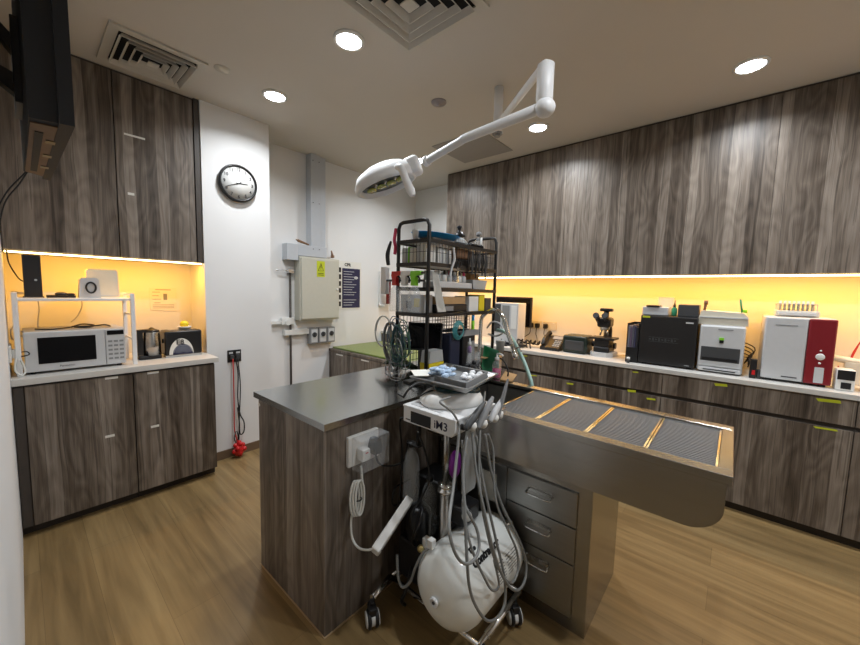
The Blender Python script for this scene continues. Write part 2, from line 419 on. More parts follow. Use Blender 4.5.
# microwave
t = mw = thing('microwave', 'white microwave oven with black door window on the left counter', 'microwave', (.21, 2.95, .898))
MB().box(.0, 2.972, .91, .432, 3.29, 1.138, .006).build('casing', LGREY, t)
d = MB().box(.0, 2.955, .912, .335, 2.972, 1.136, .005).build('door', LGREY, t)
MB().box(.052, 2.953, .955, .292, 2.956, 1.105, .001).build('window', SCREEN, d)
text_mesh('maker_name', 'Panasonic', .016, (.165, 2.9542, .935), *FY, DGREY, d)
p = MB().box(.337, 2.956, .912, .43, 2.972, 1.136, .004).build('control_panel', LGREY, t)
MB().box(.345, 2.9545, 1.10, .424, 2.957, 1.127).build('display', SCREEN, p)
m = MB()
for i in range(3):
    for j in range(5): m.box(.348+i*.027, 2.9550, .945+j*.027, .368+i*.027, 2.957, .957+j*.027)
m.build('keypad', GREY, p)
m = MB()
for x in (.03, .4):
    for y in (2.99, 3.25): m.cyl((x, y, .898), (x, y, .912), .012)
m.build('feet', BLK, t)

# things on the shelf
t = thing('computer_tower', 'tall narrow black mini computer on the white shelf', 'computer', (.055, 3.1, 1.328))
MB().box(.018, 3.08, 1.33, .09, 3.22, 1.573, .004).build('casing', BLK, t)
MB().cyl((.066, 3.079, 1.43), (.066, 3.083, 1.43), .006).build('power_button', ALU, t)
MB().box(.012, 3.075, 1.328, .096, 3.225, 1.334, .002).build('base', DGREY, t)
m = MB().box(.105, 3.05, 1.328, .225, 3.17, 1.343, .003); m.mi = 1
m.blob((.165, 3.09, 1.350), .028, .022, .013).blob((.205, 3.08, 1.349), .02, .012, .008)
router = solo('router', m, [BLK, DGREY], 'flat black router lying beside the computer tower on the shelf', 'router')
t = thing('alarm_clock', 'small rounded grey speaker clock with dark ring on the white shelf', 'clock', (.285, 3.08, 1.328))
MB().prism([(.238, 1.328), (.338, 1.328), (.332, 1.44), (.322, 1.452), (.256, 1.452), (.246, 1.44)], 1, 3.05, 3.13).build('body', LGREY, t)
m = MB(); m.tube([(.294+.022*math.cos(a*PI/8), 3.046, 1.392+.032*math.sin(a*PI/8)) for a in range(16)], .005, 8, closed=True); m.build('ring', BLK, t)
m = MB().box(.285, 3.047, 1.42, .303, 3.05, 1.426).build('mark', DGREY, t)
t = thing('storage_box', 'plain white box behind the speaker clock on the shelf', 'box', (.36, 3.2, 1.328))
MB().prism([(.28, 1.328), (.44, 1.328), (.436, 1.50), (.427, 1.51), (.295, 1.51), (.284, 1.50)], 1, 3.14, 3.22).build('body', CREAM, t)
MB().box(.288, 3.138, 1.34, .432, 3.14, 1.345).build('seam', LGREY, t)
m = MB().tube([(.2, 3.1, 1.146), (.25, 3.12, 1.16), (.3, 3.06, 1.155), (.26, 3.03, 1.146), (.21, 3.07, 1.15), (.30, 3.10, 1.148), (.35, 3.07, 1.155), (.38, 3.1, 1.142)], .0045, 6, curve=True)
m.tube([(.05, 3.1, 1.143), (.12, 3.05, 1.142), (.2, 3.1, 1.146)], .004, 6, curve=True)
m.build('power_cord', CORD, mw)
m = MB().tube([(.07, 3.245, 1.33), (.075, 3.25, 1.25), (.065, 3.25, 1.15), (.08, 3.30, 1.02)], .003, 6, curve=True)
m.tube([(.26, 3.245, 1.33), (.265, 3.25, 1.27), (.24, 3.25, 1.2), (.21, 3.25, 1.165)], .003, 6, curve=True)
solo('loose_wire', m, WCORD, 'thin brown cord hanging behind the white shelf', 'cord')
m = MB().tube([(-.035, 3.13, 1.592), (-.03, 3.14, 1.52), (.0, 3.15, 1.44), (.02, 3.16, 1.42)], .0035, 6, curve=True)
solo('dangling_cord', m, CORD, 'black cord hanging from the cabinet beside the computer tower', 'cord')
t = thing('wall_socket', 'white wall socket with adapters at the left end of the counter', 'socket', (-.045, 3.0, 1.02))
MB().box(-.054, 2.93, .98, -.044, 3.09, 1.07, .003).build('plate', WHT, t)
MB().box(-.044, 2.95, 1.0, -.012, 2.99, 1.05, .004).build('adapter', WHT, t)
MB().box(-.044, 3.03, 1.0, -.02, 3.065, 1.04, .004).build('adapter', WHT, t)
MB().tube([(-.015, 2.97, 1.03), (.012, 2.93, 1.035), (.018, 2.92, 1.02), (-.01, 2.93, 1.01)], .003, 6, curve=True).build('cord', CORD, t)
MB().tube([(-.03, 2.94, 1.0), (-.035, 2.92, .94), (-.015, 2.91, .91), (.0, 2.92, .93), (-.012, 2.93, .99)], .005, 6, curve=True).build('white_cable', WCORD, t)
m = MB().tube([(-.03, 3.2, 1.15), (-.015, 3.21, 1.12), (-.02, 3.2, 1.09), (-.04, 3.2, 1.08), (-.045, 3.2, 1.13), (-.03, 3.2, 1.16)], .003, 6, curve=True)
m.tube([(-.03, 3.2, 1.08), (-.03, 3.2, 1.02), (-.044, 3.07, 1.02)], .003, 6, curve=True)
solo('cable_bundle', m, WCORD, 'small looped cable bundle hanging at the left end behind the shelf', 'cord')

# kettle
t = thing('electric_kettle', 'black electric kettle with brushed steel body on the counter', 'kettle', (.58, 3.12, .898))
MB().box(.515, 3.07, .898, .645, 3.17, .925, .008).build('base', BLK, t)
MB().lathe([(.052, .925), (.050, 1.0), (.046, 1.085), (.044, 1.09)], (.598, 3.11, 0)).build('jug', STEEL, t)
MB().lathe([(.046, 1.088), (.044, 1.10), (.02, 1.108), (.008, 1.118), (.002, 1.12)], (.598, 3.11, 0)).build('lid', BLK, t)
MB().prism([(.545, .93), (.513, .93), (.513, 1.105), (.58, 1.108), (.58, 1.09), (.545, 1.085)], 1, 3.085, 3.135).build('handle', BLK, t)
# toaster
t = thing('toaster', 'black two slot toaster with round white graphic on its side', 'toaster', (.77, 3.12, .898))
MB().box(.662, 3.06, .91, .895, 3.20, 1.09, .014, 3).build('body', BLK, t)
m = MB(); m.mi = 0
m.prism([(.76 + .075*math.cos(a), .918 + .115*math.sin(a)) for a in [i*PI/20 for i in range(21)]], 1, 3.057, 3.062)
g = m.build('graphic_disc', PAPER, t)
MB().prism([(.768 + .062*math.cos(a), .918 + .072*math.sin(a)) for a in [i*PI/20 for i in range(21)]], 1, 3.055, 3.060).build('graphic_wheel', NAVY, g)
m = MB()
for k in range(4):
    r = .02+k*.012
    m.tube([(.768 + r*math.cos(a), 3.0545, .92 + r*1.1*math.sin(a)) for a in [.2+i*(PI-.4)/12 for i in range(13)]], .0015, 5)
m.build('graphic_lines', DUCT, g)
text_mesh('graphic_lettering', 'E8', .05, (.752, 3.0560, 1.005), *FY, BLK, g, bold=.001)
MB().box(.70, 3.10, 1.088, .86, 3.12, 1.093).box(.70, 3.14, 1.088, .86, 3.16, 1.093).build('slots', ALU, t)
MB().box(.655, 3.11, 1.0, .664, 3.15, 1.03, .002).build('lever', BLK, t)
m = MB().box(.665, 3.065, .898, .89, 3.195, .912); m.build('foot_frame', ALU, t)
t = thing('lemon_cup', 'small clear dish holding a yellow lemon on top of the toaster', 'dish', (.80, 3.13, 1.093))
MB().lathe([(.03, 0), (.042, .012), (.046, .022), (.044, .022), (.038, .01)], (.80, 3.13, 1.093)).build('dish', WHT, t)
MB().blob((.80, 3.13, 1.13), .030, .026, .026).build('lemon', YEL, t)
t = thing('notice', 'pale printed notice on the yellow lit niche wall', 'notice', (.75, 3.46, 1.2))
MB().prism([(.665, 1.222), (.835, 1.205), (.838, 1.397), (.662, 1.393)], 1, 3.461, 3.4645).build('sheet', PAPER, t)
m = MB()
for i, (a, b) in enumerate(((.68, .73), (.68, .72), (.68, .735), (.69, .73))): m.box(a, 3.4600, 1.36-i*.028, b, 3.4612, 1.364-i*.028)
m.box(.70, 3.4600, 1.378, .80, 3.4612, 1.384).box(.75, 3.46, 1.30, .775, 3.4612, 1.35)
for i in range(3): m.box(.68, 3.46, 1.26-i*.012, .82, 3.4612, 1.263-i*.012)
m.build('printed_lines', GREY, t)

# ------------------------------------------------------------------ wall television
TVB = mat('matt_black_shell', (.006, .006, .007), .7)
t = tv = thing('television', 'black television seen edge on, bracketed to the left wall', 'television', (.06, 1.6, 2.1))
def tvq(z, s=0): return [(.034+s, 1.275), (.108-s, 1.25), (.092-s, 1.94), (.030+s, 1.90)]
MB().prism([(.034, 1.275), (.082, 1.262), (.076, 1.93), (.030, 1.90)], 2, 1.80, 2.33).build('back_housing', TVB, t)
MB().prism([(.082, 1.245), (.108, 1.24), (.096, 1.96), (.076, 1.955)], 2, 1.795, 2.46).build('screen_frame', TVB, t)
MB().prism([(.108, 1.26), (.1095, 1.26), (.0975, 1.94), (.096, 1.94)], 2, 1.82, 2.44).build('screen', SCREEN, t)
MB().prism([(.037, 1.30), (.098, 1.285), (.086, 1.92), (.034, 1.88)], 2, 1.7965, 1.7995).build('label_plate', mat('brown_label', (.10, .055, .03), .6, var=.3, scale=25), t)
MB().box(.045, 1.36, 1.7945, .060, 1.84, 1.7965).build('dark_band', TVB, t)
for k in range(3): MB().box(.066, 1.42+k*.16, 1.7945, .084, 1.45+k*.16, 1.7965).build('label_print', BLK, t)
t = thing('television_bracket', 'black wall bracket arm holding the television', 'bracket', (-.05, 1.55, 2.1))
MB().box(-.054, 1.50, 1.98, -.044, 1.66, 2.2).build('wall_plate', BLKM, t)
m = MB().prism([(-.044, 2.14), (-.044, 2.17), (.034, 2.08), (.034, 2.03)], 1, 1.56, 1.60)
m.prism([(-.044, 2.02), (-.044, 1.99), (.034, 1.93), (.034, 1.99)], 1, 1.56, 1.60); m.build('arm', BLKM, t)
MB().box(.018, 1.5, 1.9, .034, 1.66, 2.12, .002).cyl((.01, 1.62, 2.0), (.035, 1.62, 2.0), .008).build('mount_plate', BLKM, t)
m = MB().tube([(.05, 1.93, 1.83), (.03, 1.96, 1.80), (-.01, 2.0, 1.74), (-.045, 2.05, 1.66)], .0025, 6, curve=True)
m.tube([(.045, 1.94, 1.82), (.02, 1.98, 1.77), (-.02, 2.05, 1.70), (-.045, 2.15, 1.58)], .0025, 6, curve=True)
m.build('cord', CORD, tv)

# ------------------------------------------------------------------ wall clock
CX, CZ, CR = 1.19, 2.243, .142
t = thing('wall_clock', 'round black rimmed wall clock on the white pillar', 'clock', (CX, 3.11, CZ))
m = MB(); m.lathe([(CR, 0), (CR+.004, .02), (CR, .036), (CR-.012, .038), (CR-.016, .028), (CR-.016, .0)], (CX, 3.109, CZ), (0, -1, 0), 48); m.build('rim', BLK, t)
face = MB().lathe([(CR-.014, 0), (CR-.014, .026)], (CX, 3.108, CZ), (0, -1, 0), 48).build('face', WHT, t)
for h in range(1, 13):
    a = PI/2 - h*PI/6
    text_mesh('numeral', str(h), .034, (CX + (CR-.037)*math.cos(a), 3.0808, CZ + (CR-.037)*math.sin(a)), *FY, BLK, face, bold=.0006)
def hand(ang, l, wd, y, nm, back=.02):
    a = PI/2 - math.radians(ang); d = Vector((math.cos(a), 0, math.sin(a))); n = Vector((-d.z, 0, d.x)) * wd
    c = Vector((CX, 0, CZ)); q = [c - d*back + n, c - d*back - n, c + d*l - n*.6, c + d*l + n*.6]
    MB().prism([(p.x, p.z) for p in q], 1, y-.001, y).build(nm, BLK, face)
hand(86, .070, .0035, 3.0795, 'hour_hand'); hand(246, .092, .0028, 3.078, 'minute_hand'); hand(52, .10, .001, 3.0765, 'second_hand')

# socket with leads, under the clock
t = thing('power_socket', 'black double socket low on the white pillar', 'socket', (1.135, 3.11, .85))
MB().box(1.085, 3.102, .80, 1.19, 3.11, .90, .003).build('plate', BLK, t)
MB().box(1.10, 3.085, .825, 1.13, 3.102, .86, .003).build('plug', DGREY, t)
MB().box(1.145, 3.085, .825, 1.175, 3.102, .86, .003).build('plug', DGREY, t)
MB().box(1.095, 3.1005, .87, 1.125, 3.102, .885).box(1.15, 3.1005, .87, 1.18, 3.102, .885).build('switches', LGREY, t)
m = MB().tube([(1.118, 3.085, .83), (1.116, 3.075, .7), (1.117, 3.08, .45), (1.115, 3.08, .25), (1.125, 3.07, .16), (1.135, 3.06, .10)], .005, 6, curve=True)
solo('red_leash', m, REDC, 'red lead hanging down the white pillar from the black socket', 'lead')
m = MB().tube([(1.14, 3.085, .83), (1.15, 3.07, .70), (1.145, 3.075, .50), (1.16, 3.075, .36), (1.19, 3.075, .28), (1.185, 3.07, .2), (1.155, 3.07, .19), (1.15, 3.07, .3), (1.14, 3.07, .42)], .005, 6, curve=True)
m.tube([(1.155, 3.085, .83), (1.165, 3.07, .6), (1.15, 3.07, .3), (1.14, 3.06, .1)], .0045, 6, curve=True)
m.tube([(1.12, 3.07, .22), (1.11, 3.07, .16), (1.125, 3.07, .12), (1.14, 3.07, .17), (1.13, 3.07, .22)], .004, 6, curve=True)
solo('black_leash', m, CORD, 'black lead looped beside the red lead on the pillar', 'lead')
m = MB()
random.seed(3)
for i in range(12):
    a = i*2.4; z = .075 - .05 + .1*(i/11); rr = .042*math.sin(PI*(i+.7)/12.5)
    m.blob((1.135+rr*math.cos(a), 3.045+rr*.7*math.sin(a), max(.02, z)), .02, .02, .02, 10)
m.blob((1.135, 3.045, .065), .04, .035, .05)
solo('knobbly_ball', m, RED, 'knobbly bright red ball at the foot of the pillar', 'ball')

# ------------------------------------------------------------------ electrical wall
m = MB()
t = thing('cable_trunking', 'grey metal cable trunking rising to the ceiling on the back wall', 'trunking', (2.1, YB, 1.75))
MB().box(2.0, YB-.095, 1.86, 2.11, YB, CEIL-.001, .002).build('main_duct', DUCT, t)
MB().box(2.118, YB-.07, 1.86, 2.185, YB, CEIL-.001, .002).build('side_duct', DUCT, t)
MB().box(1.735, YB-.10, 1.70, 1.855, YB, 1.86, .002).box(1.855, YB-.10, 1.75, 2.18, YB, 1.86, .002).build('elbow_box', DUCT, t)
m = MB()
for z in (1.83, 2.3, 2.72):
    m.cyl((2.02, YB-.102, z), (2.02, YB-.098, z), .005, seg=10).cyl((2.09, YB-.102, z), (2.09, YB-.098, z), .005, seg=10)
m.build('screws', DGREY, t)
m = MB().cyl((1.86, YB-.08, 1.90), (1.98, YB-.08, 1.87), .014, .008).cyl((1.84, YB-.08, 1.905), (1.86, YB-.08, 1.90), .006)
m.build('cable_gland', BROWN, t)
t = thing('electrical_panel', 'beige metal electrical cabinet with a yellow warning label', 'electrical panel', (2.1, YB, 1.09))
MB().box(1.86, YB-.11, 1.09, 2.33, YB, 1.745, .003).build('box', BEIGE, t)
d = MB().box(1.875, YB-.125, 1.105, 2.32, YB-.11, 1.73, .004).build('door', BEIGE, t)
MB().cyl((2.295, YB-.135, 1.42), (2.295, YB-.124, 1.42), .012).build('lock', WHT, d)
lb = MB().box(2.045, YB-.1265, 1.545, 2.14, YB-.125, 1.71).build('warning_label', YTAPE, d)
m = MB().tube([(2.062, YB-.127, 1.61), (2.123, YB-.127, 1.61), (2.0925, YB-.127, 1.69)], .003, 6, closed=True)
m.box(2.06, YB-.1275, 1.562, 2.125, YB-.1265, 1.568).box(2.06, YB-.1275, 1.578, 2.125, YB-.1265, 1.584)
m.prism([(2.094, 1.675), (2.086, 1.645), (2.092, 1.645), (2.088, 1.618), (2.099, 1.653), (2.093, 1.653), (2.10, 1.675)], 1, YB-.128, YB-.1265)
m.build('warning_symbol', BLK, lb)
t = thing('poster', 'CPR wall poster with dark text panel beside the electrical cabinet', 'poster', (2.57, YB, 1.2))
MB().box(2.365, YB-.004, 1.19, 2.72, YB-.001, 1.745).build('sheet', PAPER, t)
MB().box(2.445, YB-.0055, 1.205, 2.70, YB-.004, 1.665, .0).build('text_panel', NAVY, t)
text_mesh('title', 'CPR', .048, (2.52, YB-.0060, 1.705), *FY, BLK, t, bold=.0015)
m = MB()
for i in range(6): m.box(2.38, YB-.0055, 1.225+i*.078, 2.43, YB-.004, 1.28+i*.078)
m.build('pictograms', BLK, t)
m = MB()
for i in range(14):
    if i != 3: m.box(2.465, YB-.0065, 1.235+i*.030, 2.465+.12+.06*((i*7) % 3)/2, YB-.0055, 1.241+i*.030)
m.blob((2.64, YB-.007, 1.56), .03, .002, .018)
m.build('text_lines', LGREY, t)
for i in range(3):
    x = 2.0 + i*.105
    t = thing('isolator_switch', ['leftmost of three grey isolator switches under the electrical cabinet', 'middle one of three grey isolator switches under the electrical cabinet', 'rightmost of three grey isolator switches under the electrical cabinet'][i], 'switch', (x+.045, YB, .84), 'isolator switches under the electrical cabinet')
    MB().box(x, YB-.07, .83, x+.095, YB, 1.0, .005).build('housing', GREY, t)
    MB().box(x+.012, YB-.073, .845, x+.083, YB-.07, .985, .001).build('faceplate', LGREY, t)
    m = MB(); m.cyl((x+.047, YB-.082, .93), (x+.047, YB-.07, .93), .026); m.box(x+.042, YB-.094, .905, x+.052, YB-.08, .955, .002); m.build('knob', DGREY, t)
m = MB().box(1.73, YB-.05, .94, 2.0, YB, .995, .002)
solo('conduit_box', m, WHT, 'white horizontal conduit running to the isolator switches', 'conduit')
m = MB().cyl((1.80, YB-.03, 0), (1.80, YB-.03, 1.60), .011)
solo('dark_pipe', m, INNER, 'thin dark pipe running down the back wall beside the electrical cabinet', 'pipe')
m = MB().tube([(1.66, YB-.03, 1.59), (1.72, YB-.05, 1.60), (1.78, YB-.04, 1.585), (1.84, YB-.05, 1.60)], .007, 6, curve=True)
m.box(1.775, YB-.05, 1.57, 1.83, YB, 1.61, .002)
solo('pipe_bracket', m, ALU, 'small metal pipe bracket on the back wall above the dark pipe', 'bracket')
m = MB().box(1.60, YB-.04, 1.06, 1.70, YB, 1.09).cyl((1.765, YB-.06, 1.075), (1.765, YB-.03, 1.075), .03)
m.box(1.70, YB-.05, 1.05, 1.83, YB, 1.12, .004)
solo('junction_box', m, WHT, 'small white junction box left of the isolator switches', 'box')
m = MB().cyl((2.30, YB-.03, 1.78), (2.27, YB-.05, 1.84), .016, .006).cyl((2.295, YB-.035, 1.79), (2.30, YB-.03, 1.77), .02)
solo('cable_clip', m, BROWN, 'small brown cable end beside the grey trunking', 'cable end')
# wall organiser and red bag at the corner
t = thing('wall_organiser', 'white wall holder hanging in the far corner behind the rack', 'holder', (2.98, 3.40, 1.2))
MB().box(3.0, YB-.10, 1.22, 3.16, YB-.001, 1.24, .002).build('ledge', WHT, t)
MB().box(3.0, YB-.02, 1.22, 3.16, YB-.001, 1.66, .002).build('back_panel', WHT, t)
m = MB().sheet([(3.0+.10*u+.01*math.sin(v*2), YB-.12-.02*math.sin(u*3+v), 1.55-.30*v) for v in [i/6 for i in range(7)] for u in [j/4 for j in range(5)]], 5, .012)
solo('red_pouch', m, DRED, 'red pouch hanging on the white wall holder', 'pouch')

# ------------------------------------------------------------------ bench with green mat
BX, BY0, BZ = 2.27, 2.12, .75
t = thing('bench_cabinet', 'low wooden cabinet with green mat against the back wall', 'cabinet', (BX, 2.8, 0))
MB().box(BX+.02, BY0, .06, 3.045, YB-.001, BZ-.03).build('body', WOOD, t)
MB().box(BX+.04, BY0+.02, 0, 3.045, YB-.001, .06).build('plinth', TOEK, t)
MB().box(BX, BY0-.01, BZ-.03, 3.048, YB-.001, BZ, .002).build('top', WOOD, t)
for k in range(3):
    y1 = YB-.01-k*.44
    d = MB().box(BX, y1-.435, .065, BX+.02, y1, BZ-.035, .001).build('door', WOOD, t)
    MB().box(BX-.004, y1-.26, BZ-.055, BX, y1-.14, BZ-.042).build('pull_strip', PAPER, d)
m = MB(); m.box(BX+.03, BY0+.02, BZ, 3.03, YB-.03, BZ+.02, .006, 3)
solo('green_mat', m, GRASS, 'green artificial grass mat lying on the low wooden cabinet', 'mat')

# ------------------------------------------------------------------ right base run
seg = [(-1.79, -.562), (-.562, .368), (.368, 1.298), (1.298, 2.228), (2.228, 3.464)]
labs = ['grey wood base cabinet nearest the photographer on the right run', 'grey wood base cabinet below the red and white analyser', 'grey wood base cabinet below the black analyser and file holder',
        'grey wood base cabinet below the phone and dark green box', 'grey wood base cabinet in the far corner of the right run']
tapes = {1: [(-.45, .862, .05, .026), (-.452, .676, .05, .008), (.037, .862, .035, .014)], 2: [(.43, .66, .03, .010), (.56, .695, .03, .016), (1.03, .662, .03, .01), (.545, .855, .02, .008)], 3: [(1.47, .855, .04, .008), (1.36, .675, .03, .008)]}
for i, (a, b) in enumerate(seg):
    t = thing('base_cabinet', labs[i], 'cabinet', (3.06, (a+b)/2, 0), 'base cabinets of the right run')
    MB().box(3.08, a, .06, XR-.001, b, .866).build('body', INNER, t)
    MB().box(3.10, a, 0, XR-.001, b, .06).build('plinth', TOEK, t)
    dr = MB().box(3.06, a+.002, .712, 3.08, b-.002, .862, .001).build('drawer', WOOD, t)
    do = MB().box(3.06, a+.002, .060, 3.08, b-.002, .684, .001).build('door', WOOD, t)
    for (y, z, w_, h_) in tapes.get(i, []):
        z = min(z, .845) if z > .7 else z; h_ = min(h_, .014)
        MB().prism([(y-w_, z-h_*.6), (y+w_*.8, z-h_), (y+w_, z+.2*h_), (y-.9*w_, z+h_*.6)], 0, 3.0585, 3.0605).build('tape', YTAPE, dr if z > .7 else do)
solo('countertop', MB().box(3.045, -1.795, .867, XR-.001, YB-.002, .90, .003), COUNTER, 'long white countertop along the right wall under the analysers', 'countertop')
# uppers
segu = [(-1.79, -.13), (-.13, .80), (.80, 1.73), (1.73, 2.66)]
labs = ['grey wood wall cabinet nearest the photographer on the right wall', 'grey wood wall cabinet above the analysers', 'grey wood wall cabinet above the microscope', 'grey wood wall cabinet above the wire rack, at the far end']
for i, (a, b) in enumerate(segu):
    t = thing('wall_cabinet', labs[i], 'cabinet', (3.34, (a+b)/2, 1.59), 'wall cabinets along the right wall')
    MB().box(3.36, a, 1.592, XR-.001, b, CEIL-.001).build('body', INNER, t)
    mid = (a+b)/2
    MB().box(3.34, a+.001, 1.598, 3.36, mid-.001, 2.775, .0008).build('door', WOOD, t)
    MB().box(3.34, mid+.001, 1.598, 3.36, b-.001, 2.775, .0008).build('door', WOOD, t)
    MB().box(3.35, a, 2.776, 3.36, b, CEIL-.001).build('top_filler', TOEK, t)
t = thing('led_strip_light', 'long glowing light strip under the right wall cabinets', 'light strip', (3.36, .5, 1.58))
MB().box(3.345, -1.79, 1.580, 3.359, 2.655, 1.591).build('diffuser', LEDM, t)
MB().box(3.359, -1.79, 1.580, 3.366, 2.655, 1.5915).build('channel', ALU, t)

# ------------------------------------------------------------------ ceiling fittings
lamp_labels = ['lit round ceiling downlight nearest the white pillar', 'lit round ceiling downlight beside the large square vent', 'lit round ceiling downlight near the right wall cabinets, above the analysers',
               'lit round ceiling downlight behind the surgical lamp joint', 'lit round ceiling downlight behind the surgical lamp head', 'ceiling downlight above the photographer', 'ceiling downlight behind the photographer', 'ceiling downlight over the near right cabinets', 'ceiling downlight by the entrance']
proto = None
for (x, y), lab in zip(LAMPS, lamp_labels):
    if proto is None:
        proto = thing('downlight', lab, 'ceiling light', (0, 0, 0), 'round ceiling downlights', world=False)
        MB().lathe([(.085, 0), (.085, -.006), (.070, -.012), (.066, -.006), (.066, 0)], (0, 0, 0), seg=36).build('trim_ring', WHT, proto)
        MB().lathe([(.066, -.004), (.064, -.009), (.002, -.010)], (0, 0, 0), seg=36).build('lit_lens', LITF, proto)
        proto.location = (x, y, CEIL)
    else: dup(proto, (x, y, CEIL), lab)
def ceiling_vent(label, x0, y0, x1, y1, rings):
    t = thing('ceiling_vent', label, 'vent', ((x0+x1)/2, (y0+y1)/2, CEIL))
    z = CEIL
    m = MB(); w_ = .045
    m.box(x0, y0, z-.012, x1, y0+w_, z-.001).box(x0, y1-w_, z-.012, x1, y1, z-.001).box(x0, y0+w_, z-.012, x0+w_, y1-w_, z-.001).box(x1-w_, y0+w_, z-.012, x1, y1-w_, z-.001)
    m.build('frame', VENTM, t)
    MB().box(x0+w_, y0+w_, z-.004, x1-w_, y1-w_, z-.001).build('shade_plate', VSHADE, t)  # black plate paints in the shade of the open hole behind the louvres
    X0, Y0, X1, Y1 = x0+w_, y0+w_, x1-w_, y1-w_
    st = (X1-X0)/2/(rings+.8)
    for k in range(rings):
        a = k*st; b = a+st*.42
        m = MB()
        def sq(o, zz): return [(X0+o, Y0+o, zz), (X1-o, Y0+o, zz), (X1-o, Y1-o, zz), (X0+o, Y1-o, zz)]
        A = [m.v(p) for p in sq(a, z-.034)]; B = [m.v(p) for p in sq(b, z-.008)]
        A2 = [m.v(p) for p in sq(a+.004, z-.034)]; B2 = [m.v(p) for p in sq(b+.004, z-.008)]
        for i in range(4):
            j = (i+1) % 4
            m.f([A[i], A[j], B[j], B[i]]); m.f([A2[j], A2[i], B2[i], B2[j]]); m.f([A[j], A[i], A2[i], A2[j]]); m.f([B[i], B[j], B2[j], B2[i]])
        m.build('louvre', VENTM, t)
    cx, cy, h = (X0+X1)/2, (Y0+Y1)/2, st*.7
    MB().box(cx-h, cy-h, z-.034, cx+h, cy+h, z-.028).build('centre_plate', VENTM, t)
ceiling_vent('large square louvred ceiling vent between the downlights', 1.0, 1.0, 1.537, 1.537, 4)
ceiling_vent('square louvred ceiling vent above the left wall cabinets', .375, 2.58, .835, 3.04, 4)
solo('access_panel', MB().box(2.62, 1.73, CEIL-.006, 3.16, 2.29, CEIL-.001, .001), mat('panel_grey', (.30, .285, .27), .8), 'grey square access panel in the ceiling near the right cabinets', 'access panel')
m = MB().lathe([(.055, 0), (.055, -.006), (.05, -.012), (.02, -.014), (.018, -.022), (.001, -.024)], (2.058, 1.74, CEIL), seg=28)
solo('smoke_detector', m, mat('detector_grey', (.30, .28, .30), .5), 'small round grey detector in the middle of the ceiling', 'detector')
m = MB().lathe([(.045, 0), (.045, -.003), (.001, -.004)], (.909, 2.573, CEIL), seg=28)
solo('blank_cover', m, VENTM, 'flat round blank cover on the ceiling beside the left vent', 'cover plate')

# ------------------------------------------------------------------ surgical lamp
t = thing('surgical_lamp', 'white surgical lamp on a jointed ceiling arm', 'surgical lamp', (2.17, 1.31, CEIL))
E_ = Vector((1.56, .72, 2.31))
bs = Vector((2.17, 1.31, 0))
MB().cyl((bs.x, bs.y, 2.50), (bs.x, bs.y, CEIL), .030).build('ceiling_tube', POWDER, t)
MB().cyl((bs.x, bs.y, 2.49), (bs.x, bs.y, 2.50), .034).cyl((bs.x, bs.y, 2.475), (bs.x, bs.y, 2.49), .02).build('tube_end', GREY, t)
MB().tube([(bs.x, bs.y, 2.56), (bs.x-.05, bs.y-.05, 2.545), (1.60, .76, 2.43), (1.555, .715, 2.42)], .019, 12, curve=True).build('extension_arm', POWDER, t)
MB().lathe([(.030, 2.26), (.036, 2.27), (.036, 2.415), (.030, 2.42)], (1.550, .705, 0)).build('swivel_post', POWDER, t)
j = MB().blob((1.548, .70, 2.235), .045, .045, .04, 20).build('joint', POWDER, t)
bend = at(466, 138, 1, 1.06)
hc = at(425, 162, 1, 1.33)
J = Vector((1.548, .70, 2.24))
MB().tube([J, J.lerp(bend, .5), bend, bend.lerp(hc, .15), hc], [.026, .023, .021, .020, .020], 14, curve=True, sub=8).build('spring_arm', POWDER, t)
MB().cyl(hc, hc.lerp(bend, .08), .027).build('arm_collar', POWDER, t)
# lamp head: oval hood, local frame
hx0 = at(366, 192, 0, 1.30); 
hc2 = Vector((1.36, 1.53, 2.035))
ax = (Vector((1.285, 1.68, 1.975)) - Vector((1.44, 1.39, 2.085))).normalized()      # long direction of the hood, drooping away from the arm
side = ax.cross(Vector((0, 0, 1))).normalized(); nrm = side.cross(ax).normalized()
Mh = Matrix(((ax.x, side.x, nrm.x, hc2.x), (ax.y, side.y, nrm.y, hc2.y), (ax.z, side.z, nrm.z, hc2.z), (0, 0, 0, 1)))
def oval(m, a, b, z, n=36, dx=0): return [m.v((dx + a*math.cos(2*PI*i/n), b*math.sin(2*PI*i/n), z)) for i in range(n)]
m = MB(Mh); prof = [(.165, .115, -.045, 0), (.18, .13, -.035, 0), (.182, .132, -.01, 0), (.165, .118, .03, -.006), (.12, .09, .055, -.012), (.05, .04, .066, -.02)]
rs = [oval(m, *p[:3], dx=p[3]) for p in prof]
inn = oval(m, .155, .105, -.042); inn2 = oval(m, .145, .098, -.012)
for a, b in [(rs[i], rs[i+1]) for i in range(len(rs)-1)] + [(inn, rs[0]), (inn2, inn)]:
    for k in range(36): m.f([a[k], a[(k+1) % 36], b[(k+1) % 36], b[k]], True)
m.f(rs[-1], True)
head = m.build('lamp_head', POWDER, t)
m = MB(Mh); a = oval(m, .145, .098, -.020); b = oval(m, .145, .098, -.014); m.f(a[::-1]); m.f(b)
for k in range(36): m.f([a[k], a[(k+1) % 36], b[(k+1) % 36], b[k]], True)
m.build('reflector', LENS, head)
m = MB(Mh)
for i in range(4): m.lathe([(.026, 0), (.03, .006), (.02, .014)], (.09-.06*i, 0, -.038), seg=16)
m.build('bulb', mat('amber_lens', (.35, .38, .10), .15, coat=.5), head)
MB(Mh).box(-.215, -.05, -.04, -.13, .05, .05, .02, 4).build('head_bracket', POWDER, t)
h0, h1 = at(401, 168, 1, 1.32), at(413, 196, 1, 1.26)
